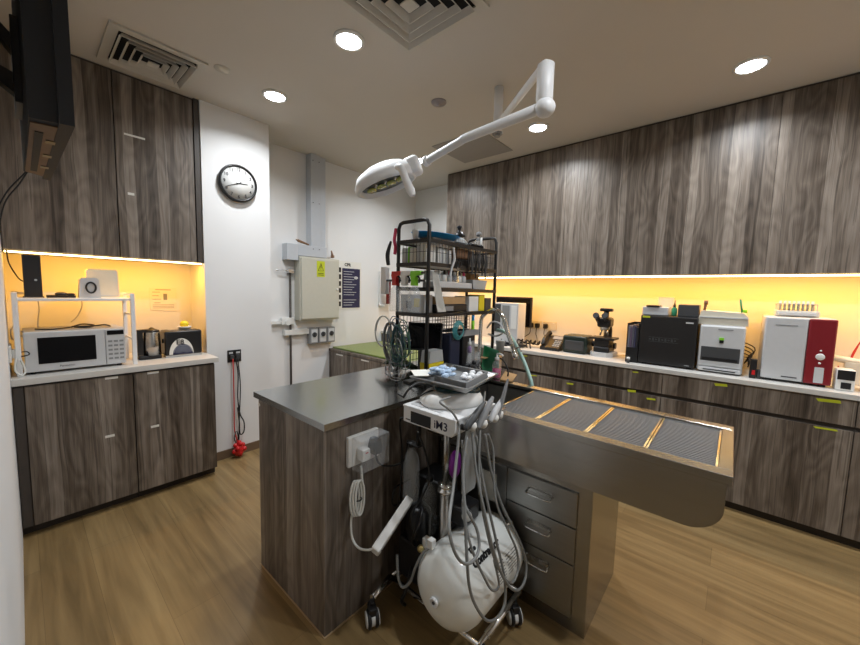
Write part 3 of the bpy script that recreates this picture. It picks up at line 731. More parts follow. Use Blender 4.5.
MB().tube([h0+Vector((0, .03, .01)), h0, h0.lerp(h1, .4), h0.lerp(h1, .8), h1], [.016, .020, .019, .022, .013], 14, curve=True).build('handle', POWDER, t)


# ------------------------------------------------------------------ island
t = thing('island_cabinet', 'grey wood island cabinet with a steel top, standing in the middle of the floor', 'island', (1.1, 1.45, 0))
MB().box(.745, 1.167, .004, 1.45, 1.745, .872, .001).build('body', WOOD, t)
MB().box(1.45, 1.19, .004, 2.08, 1.745, .872, .001).build('body', WOOD, t)
MB().box(.741, 1.163, 0, 1.45, 1.749, .004).build('floor_strip', TRIMW, t)
for z in (.845,): MB().cyl((.741, 1.735, z), (.746, 1.735, z), .008).build('edge_button', WHT, t)
solo('island_worktop', MB().prism([(.740, 1.160), (2.10, 1.160), (2.10, 1.79), (.740, 1.79)], 2, .873, .90), STEELX, 'brushed steel worktop covering the wooden island', 'worktop')

# steel wet table and its cabinet
TX0, TX1, TY0, TY1 = 1.34, 1.887, -.032, 1.158
t = thing('wet_table', 'long stainless steel treatment table with sink and rounded end', 'treatment table', (1.6, .4, .63))
def side(y0=TY0):
    pts = [(TY1, .872), (TY0+.012, .872), (TY0+.012, .79)]
    for i in range(1, 9):
        a = i/8*PI/2; pts.append((TY0+.012+.10*(1-math.cos(a)), .79-.09*math.sin(a)))
    pts += [(TY1, .70)]
    return pts
MB().prism(side(), 0, TX0+.006, TX0+.010).build('front_apron', STEEL, t)
MB().prism(side(), 0, TX1-.010, TX1-.006).build('rear_apron', STEEL, t)
sp = side()[1:]
m = MB()
for (a, b) in zip(sp, sp[1:]):
    q = [m.v((TX0+.006, a[0], a[1])), m.v((TX1-.006, a[0], a[1])), m.v((TX1-.006, b[0], b[1])), m.v((TX0+.006, b[0], b[1]))]; m.f(q, True)
bmesh.ops.remove_doubles(m.bm, verts=m.bm.verts, dist=1e-4)
m.build('trough_underside', STEEL, t)
m = MB(); GX0, GX1 = 1.392, 1.832
m.box(TX0, TY0, .872, GX0, TY1, .90, .002).box(GX1, TY0, .872, TX1, TY1, .90, .002).box(GX0, TY0, .872, GX1, .004, .90, .002).box(GX0, 1.10, .872, GX1, TY1, .90, .002)
m.build('rim', STEEL, t)
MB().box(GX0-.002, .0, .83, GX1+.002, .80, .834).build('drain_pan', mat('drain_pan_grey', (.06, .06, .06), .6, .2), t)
m = MB()
m.box(GX0-.003, .803, .66, GX0, 1.10, .885).box(GX1, .803, .66, GX1+.003, 1.10, .885).box(GX0, .80, .66, GX1, .803, .885).box(GX0, 1.10, .66, GX1, 1.103, .885).box(GX0, .80, .657, GX1, 1.10, .66)
m.build('sink_bowl', DSTEEL, t)
MB().cyl((1.61, .95, .660), (1.61, .95, .664), .035).build('drain', CHROME, t)
gl = ['grate beside the sink', 'second grate from the sink', 'third grate from the sink', 'grate at the rounded end of the steel table']
for k in range(4):
    y1 = .802-k*.2; y0 = y1-.197
    g = thing('table_grate', ['wire mesh table grate beside the sink', 'second wire mesh table grate from the sink', 'third wire mesh table grate from the sink', 'wire mesh table grate at the far rounded end'][k], 'grate', (1.61, (y0+y1)/2, .87), 'wire mesh grates on the steel table')
    m = MB(); a, b, w_ = GX0+.002, GX1-.002, .006
    m.box(a, y0, .880, b, y0+w_, .894).box(a, y1-w_, .880, b, y1, .894).box(a, y0+w_, .880, a+w_, y1-w_, .894).box(b-w_, y0+w_, .880, b, y1-w_, .894); m.build('frame', CHROME, g)
    m = MB(); n = 26
    for i in range(n): 
        x = a+w_+(b-a-2*w_)*(i+.5)/n; m.box(x-.0024, y0+w_, .885, x+.0024, y1-w_, .889)
    for i in range(5):
        y = y0+w_+(y1-y0-2*w_)*(i+.5)/5; m.box(a+w_, y-.0015, .8805, b-w_, y+.0015, .884)
    m.build('wire_mesh', MESHM, g)
    m = MB().box(a+.02, y0+.02, .834, b-.02, y0+.03, .880).box(a+.02, y1-.03, .834, b-.02, y1-.02, .880); m.build('support', DSTEEL, g)
SX0, SX1 = 1.457, 1.925
t = thing('drawer_cabinet', 'stainless steel drawer cabinet under the treatment table', 'cabinet', (1.7, .75, 0))
MB().box(SX0, .372, 0, SX1, 1.158, .655, .002).box(1.50, .45, .655, 1.86, 1.15, .698).build('body', STEEL, t)
for k, (z0, z1) in enumerate(((.463, .612), (.302, .458), (.065, .297))):
    d = MB().box(SX0-.012, .428, z0, SX0, .745, z1, .002).build('drawer', DSTEEL, t)
    zc = z1-.05
    h = MB().tube([(SX0-.012, .528, zc-.004), (SX0-.040, .530, zc-.012), (SX0-.042, .545, zc-.014), (SX0-.042, .625, zc-.014), (SX0-.040, .638, zc-.012), (SX0-.012, .64, zc-.004)], .004, 8).build('handle', CHROME, d)
    MB().box(SX0-.013, .530, zc-.012, SX0-.0122, .638, zc+.012).build('handle_plate', STEEL, d)
d = MB().box(SX0-.012, .750, .065, SX0, 1.13, .612, .002).build('door', DSTEEL, t)
MB().box(SX0-.0135, .80, .42, SX0-.012, .90, .56).build('taped_note', PAPER, d)

# plug plate on the island
t = thing('double_socket', 'white double socket with clear splash cover on the island front', 'socket', (.93, 1.167, .69))
MB().box(.845, 1.147, .690, 1.005, 1.167, .818, .004).build('plate', WHT, t)
m = MB()
m.box(.862, 1.085, .682, 1.012, 1.0865, .815).box(.862, 1.0865, .682, .8635, 1.147, .815).box(1.0105, 1.0865, .682, 1.012, 1.147, .815).box(.8635, 1.0865, .8135, 1.0105, 1.147, .815)
m.build('splash_cover', mat('splash_plastic', (.7, .73, .75), .1, alpha=.13), t)
p = MB().box(.885, 1.105, .715, .925, 1.147, .765, .005).build('white_plug', WHT, t)
MB().box(.898, 1.104, .748, .912, 1.1052, .753).build('plug_mark', RED, p)
p = MB().prism([(.948, .725), (.985, .725), (.99, .75), (.978, .79), (.955, .79), (.943, .75)], 1, 1.105, 1.147).build('black_plug', BLK, t)
m = MB().tube([at(361, 466, 1, 1.12), at(362, 478, 1, 1.115), at(363, 492, 1, 1.12), at(357, 503, 1, 1.13), at(352, 515, 1, 1.135), at(351, 528, 1, 1.135), at(353, 540, 1, 1.12), at(359, 548, 1, 1.08), at(368, 550, 1, 1.02), at(374, 548, 1, 1.0)], .0048, 8, curve=True)
for k in range(3):
    dx = (k-1)*.009
    m.tube([Vector((.868+dx+.022*math.sin(a), 1.125-.006*k, .565+.075*math.cos(a))) for a in [i*2*PI/14 for i in range(14)]], .0048, 8, closed=True, curve=True, sub=2)
m.mi = 1
m.tube([Vector((.872+.016*math.cos(a), 1.12+.016*math.sin(a), .56)) for a in [i*2*PI/10 for i in range(10)]], .003, 6, closed=True)
solo('white_cable', m, [WCORD, CORD], 'white cable tied in a loop on the island front, running to the power strip', 'cable')
t = thing('power_strip', 'white power strip leaning against the compressor at the cart', 'power strip', (.98, 1.0, .42))
P0, P1 = Vector((.862, 1.0, .395)), Vector((1.075, 1.02, .508))
u = (P1-P0).normalized(); sd = Vector((0, -.45, .9)); sd = (sd-u*sd.dot(u)).normalized(); nn = u.cross(sd)
Mp = Matrix(((u.x, sd.x, nn.x, P0.x), (u.y, sd.y, nn.y, P0.y), (u.z, sd.z, nn.z, P0.z), (0,0,0,1)))
Lp = (P1-P0).length
MB(Mp).box(0, -.031, -.018, Lp, .031, .018, .006, 3).build('casing', WHT, t)
for k in range(4): MB(Mp).box(.03+k*.05, -.014, .0175, .06+k*.05, .016, .0188).build('outlet', LGREY, t)
MB(Mp).cyl((.02, 0, .018), (.02, 0, .0195), .004).build('indicator', BLK, t)

# ------------------------------------------------------------------ dental cart
t = thing('dental_cart', 'wheeled dental unit cart with white control box and grey hoses', 'dental cart', (1.2, .88, 0))
fx0, fx1, fy0, fy1 = 1.062, 1.388, .635, 1.115
m = MB(); z = .10
for (a, b) in (((fx0, fy0), (fx0, fy1)), ((fx1, fy0), (fx1, fy1)), ((fx0, fy0), (fx1, fy0)), ((fx0, fy1), (fx1, fy1)), ((fx0, .88), (fx1, .88))):
    m.tube([(a[0], a[1], z), (b[0], b[1], z)], .011, 10)
m.tube([(fx0, fy1, z), (.925, 1.085, z+.005)], .014, 10)
m.tube([(fx0+.05, fy0+.0, z), (fx1+.0, fy0-.0, z)], .014, 10)
m.build('base_frame', CHROME, t)
def caster(x, y, ang):
    M = Matrix.Translation((x, y, 0)) @ Matrix.Rotation(ang, 4, 'Z')
    c = MB(M).box(-.032, -.016, .05, .022, .016, .09, .004).cyl((0, 0, .088), (0, 0, .105), .011).build('caster', BLKM, t)
    MB(M).lathe([(.030, -.024), (.037, -.020), (.037, -.010), (.030, -.008)], (-.012, 0, .038), (0, 1, 0)).lathe([(.030, .008), (.037, .010), (.037, .020), (.030, .024)], (-.012, 0, .038), (0, 1, 0)).build('wheel', BLK, c)
    MB(M).lathe([(.030, -.027), (.030, .027)], (-.012, 0, .038), (0, 1, 0)).build('hub_disc', WHT, c)
caster(.915, 1.075, PI*.35); caster(1.335, .632, .9); caster(1.07, .625, .9); caster(1.38, 1.10, .4)
MB().cyl((1.155, .885, .10), (1.155, .885, .575), .023).build('lower_pole', STEEL, t)
MB().lathe([(.025, .565), (.034, .570), (.034, .578), (.025, .583), (.025, .592), (.031, .596), (.031, .602), (.018, .606)], (1.155, .885, 0)).build('pole_collar', CHROME, t)
MB().cyl((1.155, .885, .60), (1.155, .885, .884), .0145).build('upper_pole', STEEL, t)
bx0, bx1, by0, by1, bz0, bz1 = 1.02, 1.30, .745, 1.01, .883, .950
b = MB().prism([(by0, bz1), (by1, bz1), (by1, bz0), (by0+.015, bz0), (by0, bz0+.02)], 0, bx0, bx1).box(bx0-.003, by0-.003, bz1-.006, bx1+.003, by1+.003, bz1+.003, .002).build('control_box', POWDER, t)
MB().box(bx0-.0025, .862, .888, bx0, .968, .934, .0005).build('display', mat('display_black', (.004, .004, .004), .5), b)
MB().box(bx0-.0015, .972, .893, bx0, .997, .897).build('label_bar', BLK, b)
text_mesh('lettering', 'iM3', .046, (bx0-.0008, .812, .912), *FX, NAVY, b, bold=.0005)
MB().box(bx0-.001, .832, .885, bx0, .86, .888).build('small_print', LGREY, b)
m = MB().box(bx0+.02, by0+.09, bz1+.003, bx0+.11, by1-.02, bz1+.0045).build('top_plate', LGREY, b)
for k, x in enumerate((1.06, 1.11, 1.16, 1.21, 1.26)):
    MB().lathe([(.011, 0), (.011, .014), (.006, .018)], (x, by0, .918), (0, -1, 0), 16).build('port', CHROME if k % 2 else BLK, b)
# instrument holder bar and handpieces
hb = MB().box(1.06, .705, .925, 1.33, .722, .940, .003).box(1.08, .72, .93, 1.09, .745, .938).box(1.28, .72, .93, 1.29, .745, .938).build('holder_bar', CHROME, t)
hp = [((1.045, .705, .935), (1.14, .70, 1.0), .013, DGREY), ((1.115, .70, .925), (1.20, .70, 1.005), .013, GREY), ((1.20, .70, .925), (1.28, .70, .985), .012, LGREY), ((1.245, .695, .925), (1.30, .69, 1.06), .008, GREY)]
for k, (a, b_, r, mm) in enumerate(hp):
    a, b_ = Vector(a), Vector(b_); d = (b_-a)
    m = MB().tube([a-d*.15, a, a+d*.3, a+d*.75, b_, b_+d*.06], [r*.6, r, r*1.15, r*.9, r*.55, r*.5], 12, curve=True, sub=4)
    h = m.build('handpiece', mm, t)
    MB().lathe([(r*1.1, 0), (r*1.5, .008), (r*1.5, .022), (r*1.0, .03)], tuple(a+Vector((.01, -.0, -.012))), tuple(d)).build('holder_cup', WHT, h)
def hose(pts, r=.0052, mm=HOSE, nm='hose', par=None):
    P = [at(px, py, 1, y) for px, py, y in pts]
    return MB().tube(P, r, 8, curve=True, sub=7).build(nm, mm, par or t)
hose([(459, 433, .72), (457, 455, .70), (453, 490, .66), (449, 525, .60), (454, 550, .575), (463, 563, .57), (473, 561, .57), (479, 548, .58), (477, 530, .60), (468, 512, .62), (463, 500, .66)])
hose([(467, 437, .70), (463, 470, .67), (465, 510, .62), (467, 560, .585), (470, 590, .58), (478, 610, .575), (488, 621, .575), (498, 617, .575), (505, 602, .58), (504, 575, .59), (496, 540, .61), (488, 505, .64), (481, 470, .68), (476, 436, .70)])
hose([(472, 432, .70), (476, 470, .66), (484, 510, .61), (492, 545, .585), (500, 570, .575), (509, 586, .575), (518, 590, .575), (525, 580, .58), (526, 562, .59), (520, 542, .60), (509, 520, .62), (500, 500, .65), (491, 470, .68), (485, 434, .70)])
hose([(480, 430, .70), (479, 470, .665), (482, 505, .63), (489, 540, .60), (497, 565, .59), (506, 580, .585), (513, 582, .585), (518, 570, .59), (517, 552, .60), (508, 530, .61), (497, 505, .64), (494, 480, .67), (493, 450, .69), (488, 434, .70)], .0048)
hose([(462, 440, .715), (464, 480, .68), (463, 510, .65), (468, 535, .61), (474, 555, .59), (483, 575, .585), (492, 590, .585), (499, 585, .59), (494, 560, .60)], .0045)
hose([(450, 397, .80), (440, 402, .77), (452, 412, .75), (459, 425, .74), (458, 438, .72)], .004)
hose([(485, 392, .80), (484, 400, .76), (481, 412, .735), (478, 428, .72)], .004)
hose([(436, 545, .85), (424, 552, .88), (416, 566, .90), (410, 582, .92), (402, 587, .95), (398, 575, .97), (397, 555, .98)], .0055)
# tank
TC = (1.0, .77, .262)
tk = MB().lathe([(.001, -.035), (.05, -.032), (.095, -.020), (.125, .0), (.145, .028), (.152, .06), (.152, .36), (.145, .392), (.125, .415), (.05, .434), (.001, .436)], TC, (1, 0, 0), 48).build('air_tank', TANKM, t)
MB().lathe([(.019, 0), (.019, .008), (.012, .010), (.010, .004)], (.960, .77, .262), (-1, 0, 0), 20).build('end_plug', POWDER, tk)
MB().lathe([(.006, 0), (.006, .006)], (.957, .77, .262), (-1, 0, 0), 12).build('plug_core', DGREY, tk)
# printed label and script on the tank's near flank
def on_tank(s_, a, r=.1532):   # s_: metres along the axis from x=1.0, a: angle above the horizontal facing -Y
    return Vector((TC[0]+s_, TC[1]-r*math.cos(a), TC[2]+r*math.sin(a)))
def tank_patch(name, s0, s1, a0, a1, mm, r=.1532, n=10):
    m = MB(); rows = [[m.v(on_tank(s_, a0+(a1-a0)*i/n, r)) for s_ in (s0, s1)] for i in range(n+1)]
    for p, q in zip(rows, rows[1:]): m.f([p[0], p[1], q[1], q[0]], True)
    return m.build(name, mm, tk)
lbl = tank_patch('maker_label', .17, .36, math.radians(2), math.radians(38), PAPER)
m = MB()
for i in range(7):
    a = math.radians(6+i*4.2)
    for (s0, s1) in ((.18, .235), (.25, .29+.01*(i % 3)), (.30, .345)):
        q = [m.v(on_tank(s_, a_, .1536)) for s_, a_ in ((s0, a), (s1, a), (s1, a+.018), (s0, a+.018))]; m.f(q)
m.build('label_print', DGREY, lbl)
a = math.radians(52); 
for (txt, sz, s_, ang, sh) in (('The', .026, .12, 70, .3), ('Contractor', .040, .165, 54, .35)):
    ang = math.radians(ang); o = on_tank(s_, ang, .1545); upv = Vector((0, math.sin(ang), math.cos(ang)))
    text_mesh('tank_lettering', txt, sz, tuple(o), (1, 0, 0), tuple(upv), BLK, tk, bold=.0014, depth=.0015, shear=sh)
MB().box(1.02, .84, .395, 1.045, .865, .43).build('tank_bracket', WHT, tk)
MB().box(1.06, .905, .345, 1.085, .925, .385).build('tank_bracket', WHT, tk)
MB().tube([(1.36, .70, .375), (1.365, .695, .40), (1.40, .69, .40), (1.40, .69, .37)], .006, 8).build('tank_handle', CHROME, tk)
for x in (1.08, 1.34): MB().box(x-.012, .70, .100, x+.012, .84, .125).build('tank_foot', BLKM, tk)
# compressor motor behind the tank
c = MB().box(1.09, .945, .112, 1.36, 1.10, .30, .012).build('compressor_case', BLKM, t)
MB().lathe([(.05, 0), (.055, .02), (.055, .13), (.04, .15)], (1.14, 1.02, .30), (0, 0, 1)).build('motor', BLK, c)
m = MB()
for k in range(6): m.lathe([(.045, 0), (.045, .008)], (1.28, 1.02, .30+k*.02), (0, 0, 1), 20)
m.lathe([(.03, 0), (.03, .13)], (1.28, 1.02, .30), (0, 0, 1), 20)
m.build('cylinder_fins', DGREY, c)
MB().box(1.19, .95, .40, 1.34, 1.10, .56, .01).build('filter_case', BLK, t)
g = MB().lathe([(.026, 0), (.026, .012)], (1.20, .80, .475), (-.75, -.6, .25), 24).build('pressure_gauge', DGREY, t)
MB().lathe([(.022, 0), (.022, .0015)], (1.191, .793, .478), (-.75, -.6, .25), 24).build('gauge_dial', WHT, g)
MB().box(1.18, .80, .42, 1.30, .93, .50, .01).build('regulator', BLK, t)
MB().lathe([(.014, 0), (.016, .01), (.01, .02)], (1.06, .93, .34), (-1, -.4, 0), 12).build('brass_valve', mat('brass_valve_metal', (.55, .45, .2), .35, .8), t)
m = MB()
for (x, y, z, r) in ((1.12, .98, .47, .02), (1.08, 1.0, .20, .02)): m.tube([(x, y, z), (x-.05, y-.02, z-.05), (x-.06, y, z-.12), (x-.02, y+.02, z-.18)], .008, 8, curve=True)
m.build('rubber_hoses', BLK, t)
# bottles hanging on the cart
def bottle(name, c, lab):
    q = thing('water_bottle', lab, 'bottle', c, 'clear bottles on the cart', world=True)
    x, y, z = c
    MB().lathe([(.012, 0), (.034, .004), (.038, .02), (.038, .10), (.036, .108), (.038, .116), (.038, .17), (.030, .215), (.014, .245), (.013, .262)], (x, y, z), seg=24).build('bottle_body', GLASSY, q)
    MB().lathe([(.016, .255), (.016, .275), (.012, .277)], (x, y, z), seg=20).build('cap', BLK, q)
bottle('b', (1.110, 1.045, .475), 'clear plastic water bottle hanging under the control box')
bottle('b', (1.175, .99, .315), 'lower clear plastic bottle behind the power strip')
MB().box(1.09, .99, .745, 1.13, 1.06, .75).box(1.10, 1.0, .75, 1.12, 1.01, .884).build('bottle_hanger', BLKM, t)
pm = at(455, 464, 1, .80); m = MB().blob(pm, .034, .02, .058)
solo('purple_mask', m, PURPLE, 'purple rubber piece hanging beside the cart pole', 'mask')
m = MB().prism([(1.145, .60), (1.155, .585), (1.235, .585), (1.245, .60), (1.24, .80), (1.15, .80)], 1, .790, .794)
m.prism([(1.15, .80), (1.24, .80), (1.225, .86), (1.165, .86)], 1, .790, .794)
solo('clear_pouch', m, FROST, 'frosted clear pouch hanging below the control box behind the hoses', 'pouch')
m = MB().sheet([(1.38+.08*u_, .73-.12*u_+.004*math.sin(v*5), .70-.24*v) for v in [i/5 for i in range(6)] for u_ in [j/3 for j in range(4)]], 4, .001)
# cords
m = MB().tube([at(374, 442, 1, 1.10), at(378, 462, 1, 1.09), at(390, 466, 1, 1.12), at(404, 460, 1, 1.12), at(408, 440, 1, 1.10)], .0045, 8, curve=True)
m.tube([at(404, 418, 1, 1.06), at(400, 422, 1, 1.09), at(402, 450, 1, 1.12), at(401, 480, 1, 1.11), at(398, 505, 1, 1.11), at(393, 520, 1, 1.13), at(385, 545, 1, 1.14)], .0045, 8, curve=True)
m.tube([at(418, 432, 1, .98), at(426, 455, 1, .96), at(429, 480, 1, .95), at(420, 500, 1, .97), at(411, 515, 1, .975), at(414, 535, 1, .97), at(422, 550, 1, .95)], .0045, 8, curve=True)
m.tube([at(410, 480, 1, 1.13), at(395, 488, 1, 1.12), at(393, 505, 1, 1.12), at(405, 500, 1, 1.13)], .0045, 8, curve=True)
solo('black_cables', m, CORD, 'black cables running from the island plug down behind the cart', 'cable')

# scaler on the box, tray above it
t = scaler = thing('ultrasonic_scaler', 'white curved scaler unit with black top on the control box', 'scaler unit', (1.19, .88, .953))
M = Matrix.Translation((1.18, .885, .953)) @ Matrix.Rotation(-.5, 4, 'Z') @ Matrix.Scale(1.12, 4)
def loft(m, secs, n=28):
    rs = [[m.v((cx+a*math.copysign(abs(math.cos(t_))**.8, math.cos(t_)), b*math.copysign(abs(math.sin(t_))**.8, math.sin(t_)), z)) for t_ in [2*PI*i/n for i in range(n)]] for (a, b, z, cx) in secs]
    for p, q in zip(rs, rs[1:]):
        for k in range(n): m.f([p[k], p[(k+1) % n], q[(k+1) % n], q[k]], True)
    m.f(rs[0][::-1]); m.f(rs[-1]); return m
loft(MB(M), [(.115, .085, 0, 0), (.122, .092, .008, 0), (.118, .088, .025, 0), (.10, .075, .045, .005), (.085, .065, .052, .01)]).build('lower_shell', WHT, t)
loft(MB(M), [(.092, .068, .045, .02), (.088, .064, .056, .02), (.08, .055, .064, .02)]).build('dark_top', mat('dark_teal_plastic', (.006, .03, .035), .25), t)
m = MB().tube([at(403, 398, 1, .98), at(410, 388, 1, .97), at(420, 383, 1, .96), at(432, 386, 1, .93)], .005, 8, curve=True)
m.tube([at(403, 397, 1, .98), at(398, 394, 1, 1.0)], .003, 6).tube([at(420, 396, 1, .95), at(430, 391, 1, .93), at(436, 391, 1, .92)], .0035, 6, curve=True)
m.build('cord', CORD, scaler)
m = MB().tube([at(420, 403, 2, .957), at(433, 397, 2, .958), at(444, 391, 2, .963)], .0022, 6).tube([at(444, 391, 2, .966), at(450, 393, 2, .966)], .008, 8)
solo('scaler_handpiece', m, DGREY, 'thin scaler handpiece lying on top of the control box', 'handpiece')
TZ = 1.035
t = thing('instrument_tray', 'steel instrument tray balanced above the scaler unit', 'tray', (1.22, .92, TZ))
ta, tb, tc, td = Vector((1.085, 1.03, 0)), Vector((1.095, .745, 0)), Vector((1.40, .80, 0)), Vector((1.41, 1.10, 0))
def quad(f, z):
    c = (ta+tb+tc+td)/4; return [(c+(p-c)*f)+Vector((0, 0, z)) for p in (ta, tb, tc, td)]
m = MB(); A = [m.v(p) for p in quad(.86, TZ-.004)]; B = [m.v(p) for p in quad(1.0, TZ+.022)]; C = [m.v(p) for p in quad(1.05, TZ+.022)]; C2 = [m.v(p) for p in quad(1.05, TZ+.019)]; D = [m.v(p) for p in quad(.84, TZ)]; B2 = [m.v(p) for p in quad(.97, TZ+.020)]
A0 = [m.v(p) for p in quad(.86, TZ-.006)]
m.f(A0[::-1]); m.f(D)
for i in range(4):
    j = (i+1) % 4
    m.f([A0[i], A0[j], C2[j], C2[i]]); m.f([C2[i], C2[j], C[j], C[i]]); m.f([C[i], C[j], B2[j], B2[i]]); m.f([B2[i], B2[j], D[j], D[i]])
m.build('outer_tray', ALU, t)
inr = [Vector((1.135, .945, 0)), Vector((1.125, .775, 0)), Vector((1.36, .82, 0)), Vector((1.37, 1.02, 0))]
m = MB(); m.prism([(p.x, p.y) for p in inr], 2, TZ+.004, TZ+.010)
c_ = sum(inr, Vector())/4
for i in range(4):
    p, q = inr[i], inr[(i+1) % 4]; d = (c_-(p+q)/2).normalized()*.008
    m.prism([(p.x, p.y), (q.x, q.y), ((q+d).x, (q+d).y), ((p+d).x, (p+d).y)], 2, TZ+.010, TZ+.032)
m.build('inner_dish', GREY, t)
m = MB(); random.seed(5)
for i in range(22): m.blob((1.20+random.uniform(-.05, .05), .945+random.uniform(-.05, .04), TZ+.030+random.uniform(0, .025)), random.uniform(.010, .025), random.uniform(.01, .022), random.uniform(.006, .014), 8)
tag(solo('gauze_pile', m, BLUEG, 'pale blue and white crumpled gauze on the left of the tray', 'gauze'))
for i in range(8):
    m = MB().blob((1.24+.03*(i % 4), .84+.035*(i//4)+.01*math.sin(i*3), TZ+.020+.004*(i % 2)), .017, .013, .011, 10)
    solo('cotton_ball', m, COTTON, 'white cotton ball in the right half of the grey dish', 'cotton ball', 'cotton balls in the instrument tray')
m = MB(); random.seed(8)
for i in range(4): m.prism([(1.11+random.uniform(-.01,.01), .99+i*.012), (1.22+random.uniform(-.02,.02), 1.02+i*.008), (1.30, 1.06), (1.13, 1.035+.004*i)], 2, TZ+.018+i*.002, TZ+.0195+i*.002)
m.prism([(1.07, 1.00), (1.12, .96), (1.2, 1.05), (1.14, 1.09)], 2, TZ+.028, TZ+.030)
solo('wrapping_paper', m, PAPER, 'crumpled white wrapping paper at the back of the steel tray', 'paper')

# ------------------------------------------------------------------ analysers and things on the right counter
CT = .90
t = thing('file_holder', 'black magazine file full of upright folders beside the black analyser', 'file holder', (3.27, .59, CT))
m = MB(); m.box(3.15, .556, CT, 3.40, .560, 1.21).box(3.15, .636, CT, 3.40, .64, 1.21).box(3.396, .56, CT, 3.40, .636, 1.21).box(3.15, .56, CT, 3.396, .636, CT+.006).box(3.15, .56, CT, 3.154, .636, CT+.12)
m.build('case', BLK, t)
for k in range(5):
    y = .570+k*.0145
    mm = [BLK, NAVY, GREY, PURPLE, LGREY][k]
    m = MB().box(3.16, y-.006, CT+.007, 3.39, y+.006, 1.18+.008*(k % 3), .001)
    solo('folder', m, mat('folder_cover_%d' % k, [(.03,.03,.04), (.05,.05,.10), (.10,.10,.13), (.14,.10,.16), (.22,.22,.26)][k], .5), ['darkest folder, nearest the black analyser, in the magazine file', 'navy folder second from the black analyser in the magazine file', 'dark grey folder in the middle of the magazine file', 'dull purple folder in the magazine file', 'palest grey folder in the magazine file, nearest the microscope'][k], 'folder', 'folders in the magazine file')
t = thing('vial', 'tiny clear vial with white cap standing in front of the file holder', 'vial', (3.11, .61, CT))
MB().cyl((3.11, .61, CT), (3.11, .61, CT+.03), .011).build('glass', DGREY, t); MB().cyl((3.11, .61, CT+.03), (3.11, .61, CT+.045), .012).build('cap', WHT, t)

t = thing('black_analyser', 'black box analyser standing between the file holder and the white analyser', 'analyser', (3.33, .37, CT))
b = MB().box(3.165, .195, CT+.008, 3.52, .553, 1.28, .006).build('casing', BLK, t)
MB().box(3.15, .197, CT+.012, 3.167, .551, 1.276, .004).build('front_panel', BLKM, t)
m = MB()
for k in range(9): m.box(3.1488, .475-k*.020, 1.095-.006*(k % 2), 3.1502, .487-k*.020, 1.105+.006*(k % 2))
m.box(3.1488, .30, 1.082, 3.1502, .49, 1.085).box(3.1488, .30, 1.115, 3.1502, .49, 1.118)
m.build('embossed_logo', DGREY, b)
MB().box(3.1488, .22, 1.235, 3.1502, .265, 1.245).build('badge', LGREY, b)
MB().box(3.1488, .225, .925, 3.1502, .255, .932).build('lower_badge', GREY, b)
MB().box(3.1485, .49, 1.262, 3.1505, .54, 1.276).build('tape', YTAPE, b)
m = MB().box(3.19, .215, CT, 3.23, .245, CT+.008).box(3.19, .50, CT, 3.23, .53, CT+.008).box(3.45, .215, CT, 3.49, .245, CT+.008).box(3.45, .50, CT, 3.49, .53, CT+.008).build('feet', BLK, t)
t = thing('label_printer', 'small grey and white device on top of the black analyser', 'device', (3.3, .47, 1.28))
MB().box(3.20, .385, 1.281, 3.38, .555, 1.345, .006).build('body', LGREY, t)
MB().box(3.19, .44, 1.345, 3.30, .53, 1.358, .004).build('black_lid', BLK, t)
m = MB()
m.box(3.32, .37, 1.346, 3.42, .373, 1.42).box(3.32, .467, 1.346, 3.42, .47, 1.42).box(3.32, .373, 1.346, 3.323, .467, 1.42).box(3.417, .373, 1.346, 3.42, .467, 1.42).box(3.323, .373, 1.346, 3.417, .467, 1.349)
solo('clear_box', m, mat('acrylic_box', (.8, .75, .65), .1, alpha=.35), 'clear acrylic box on top of the small grey device', 'box')
t = thing('green_bottle', 'small dark green dropper bottle on top of the black analyser', 'bottle', (3.25, .352, 1.28))
MB().lathe([(.018, 0), (.019, .005), (.019, .055), (.008, .066)], (3.25, .352, 1.281), seg=20).build('bottle_body', GREEN, t)
MB().lathe([(.009, .066), (.009, .08), (.004, .095), (.003, .12)], (3.25, .352, 1.281), seg=16).build('dropper', BLK, t)
solo('dark_box', MB().box(3.20, .20, 1.281, 3.36, .325, 1.37, .004), DGREY, 'dark grey box on top of the black analyser, nearest the white analyser', 'box')

t = thing('white_analyser', 'white desktop analyser with dark slot panel and green button', 'analyser', (3.35, .06, CT))
b = MB().box(3.165, -.065, CT+.01, 3.50, .182, 1.235, .012, 3).build('casing', LGREY, t)
MB().box(3.150, -.06, CT+.045, 3.167, .177, 1.23, .008, 3).build('front_panel', LGREY, t)
MB().box(3.1465, -.045, .985, 3.1515, .165, 1.085, .003).build('slot_window', DGREY, b)
MB().box(3.1445, -.035, .992, 3.1470, .155, 1.01).build('slot_lip', BLK, b)
MB().box(3.145, .045, 1.115, 3.1505, .068, 1.135).build('button_housing', BLK, b)
MB().box(3.1435, .045, 1.137, 3.1505, .07, 1.152).build('green_button', LIME, b)
MB().box(3.1485, -.0, 1.205, 3.1502, .08, 1.212).build('badge', GREY, b)
MB().box(3.148, -.055, CT+.012, 3.17, .17, CT+.04, .003).build('base_drawer', LGREY, t); MB().box(3.1465, -.03, CT+.02, 3.1482, .145, CT+.027).build('base_slot', BLK, t)
t = thing('paper_tray', 'cream lidded tray resting on top of the white analyser', 'tray', (3.33, .07, 1.236))
MB().prism([(-.075, 1.237), (.195, 1.237), (.200, 1.27), (.185, 1.335), (-.045, 1.325), (-.07, 1.30)], 0, 3.20, 3.46).build('tray_body', CREAM, t)
MB().box(3.19, -.07, 1.285, 3.201, .19, 1.292).build('lid_seam', LGREY, t)
m = MB().cyl((3.24, .17, 1.333), (3.24, .165, 1.40), .008).cyl((3.24, .165, 1.375), (3.24, .165, 1.405), .012)
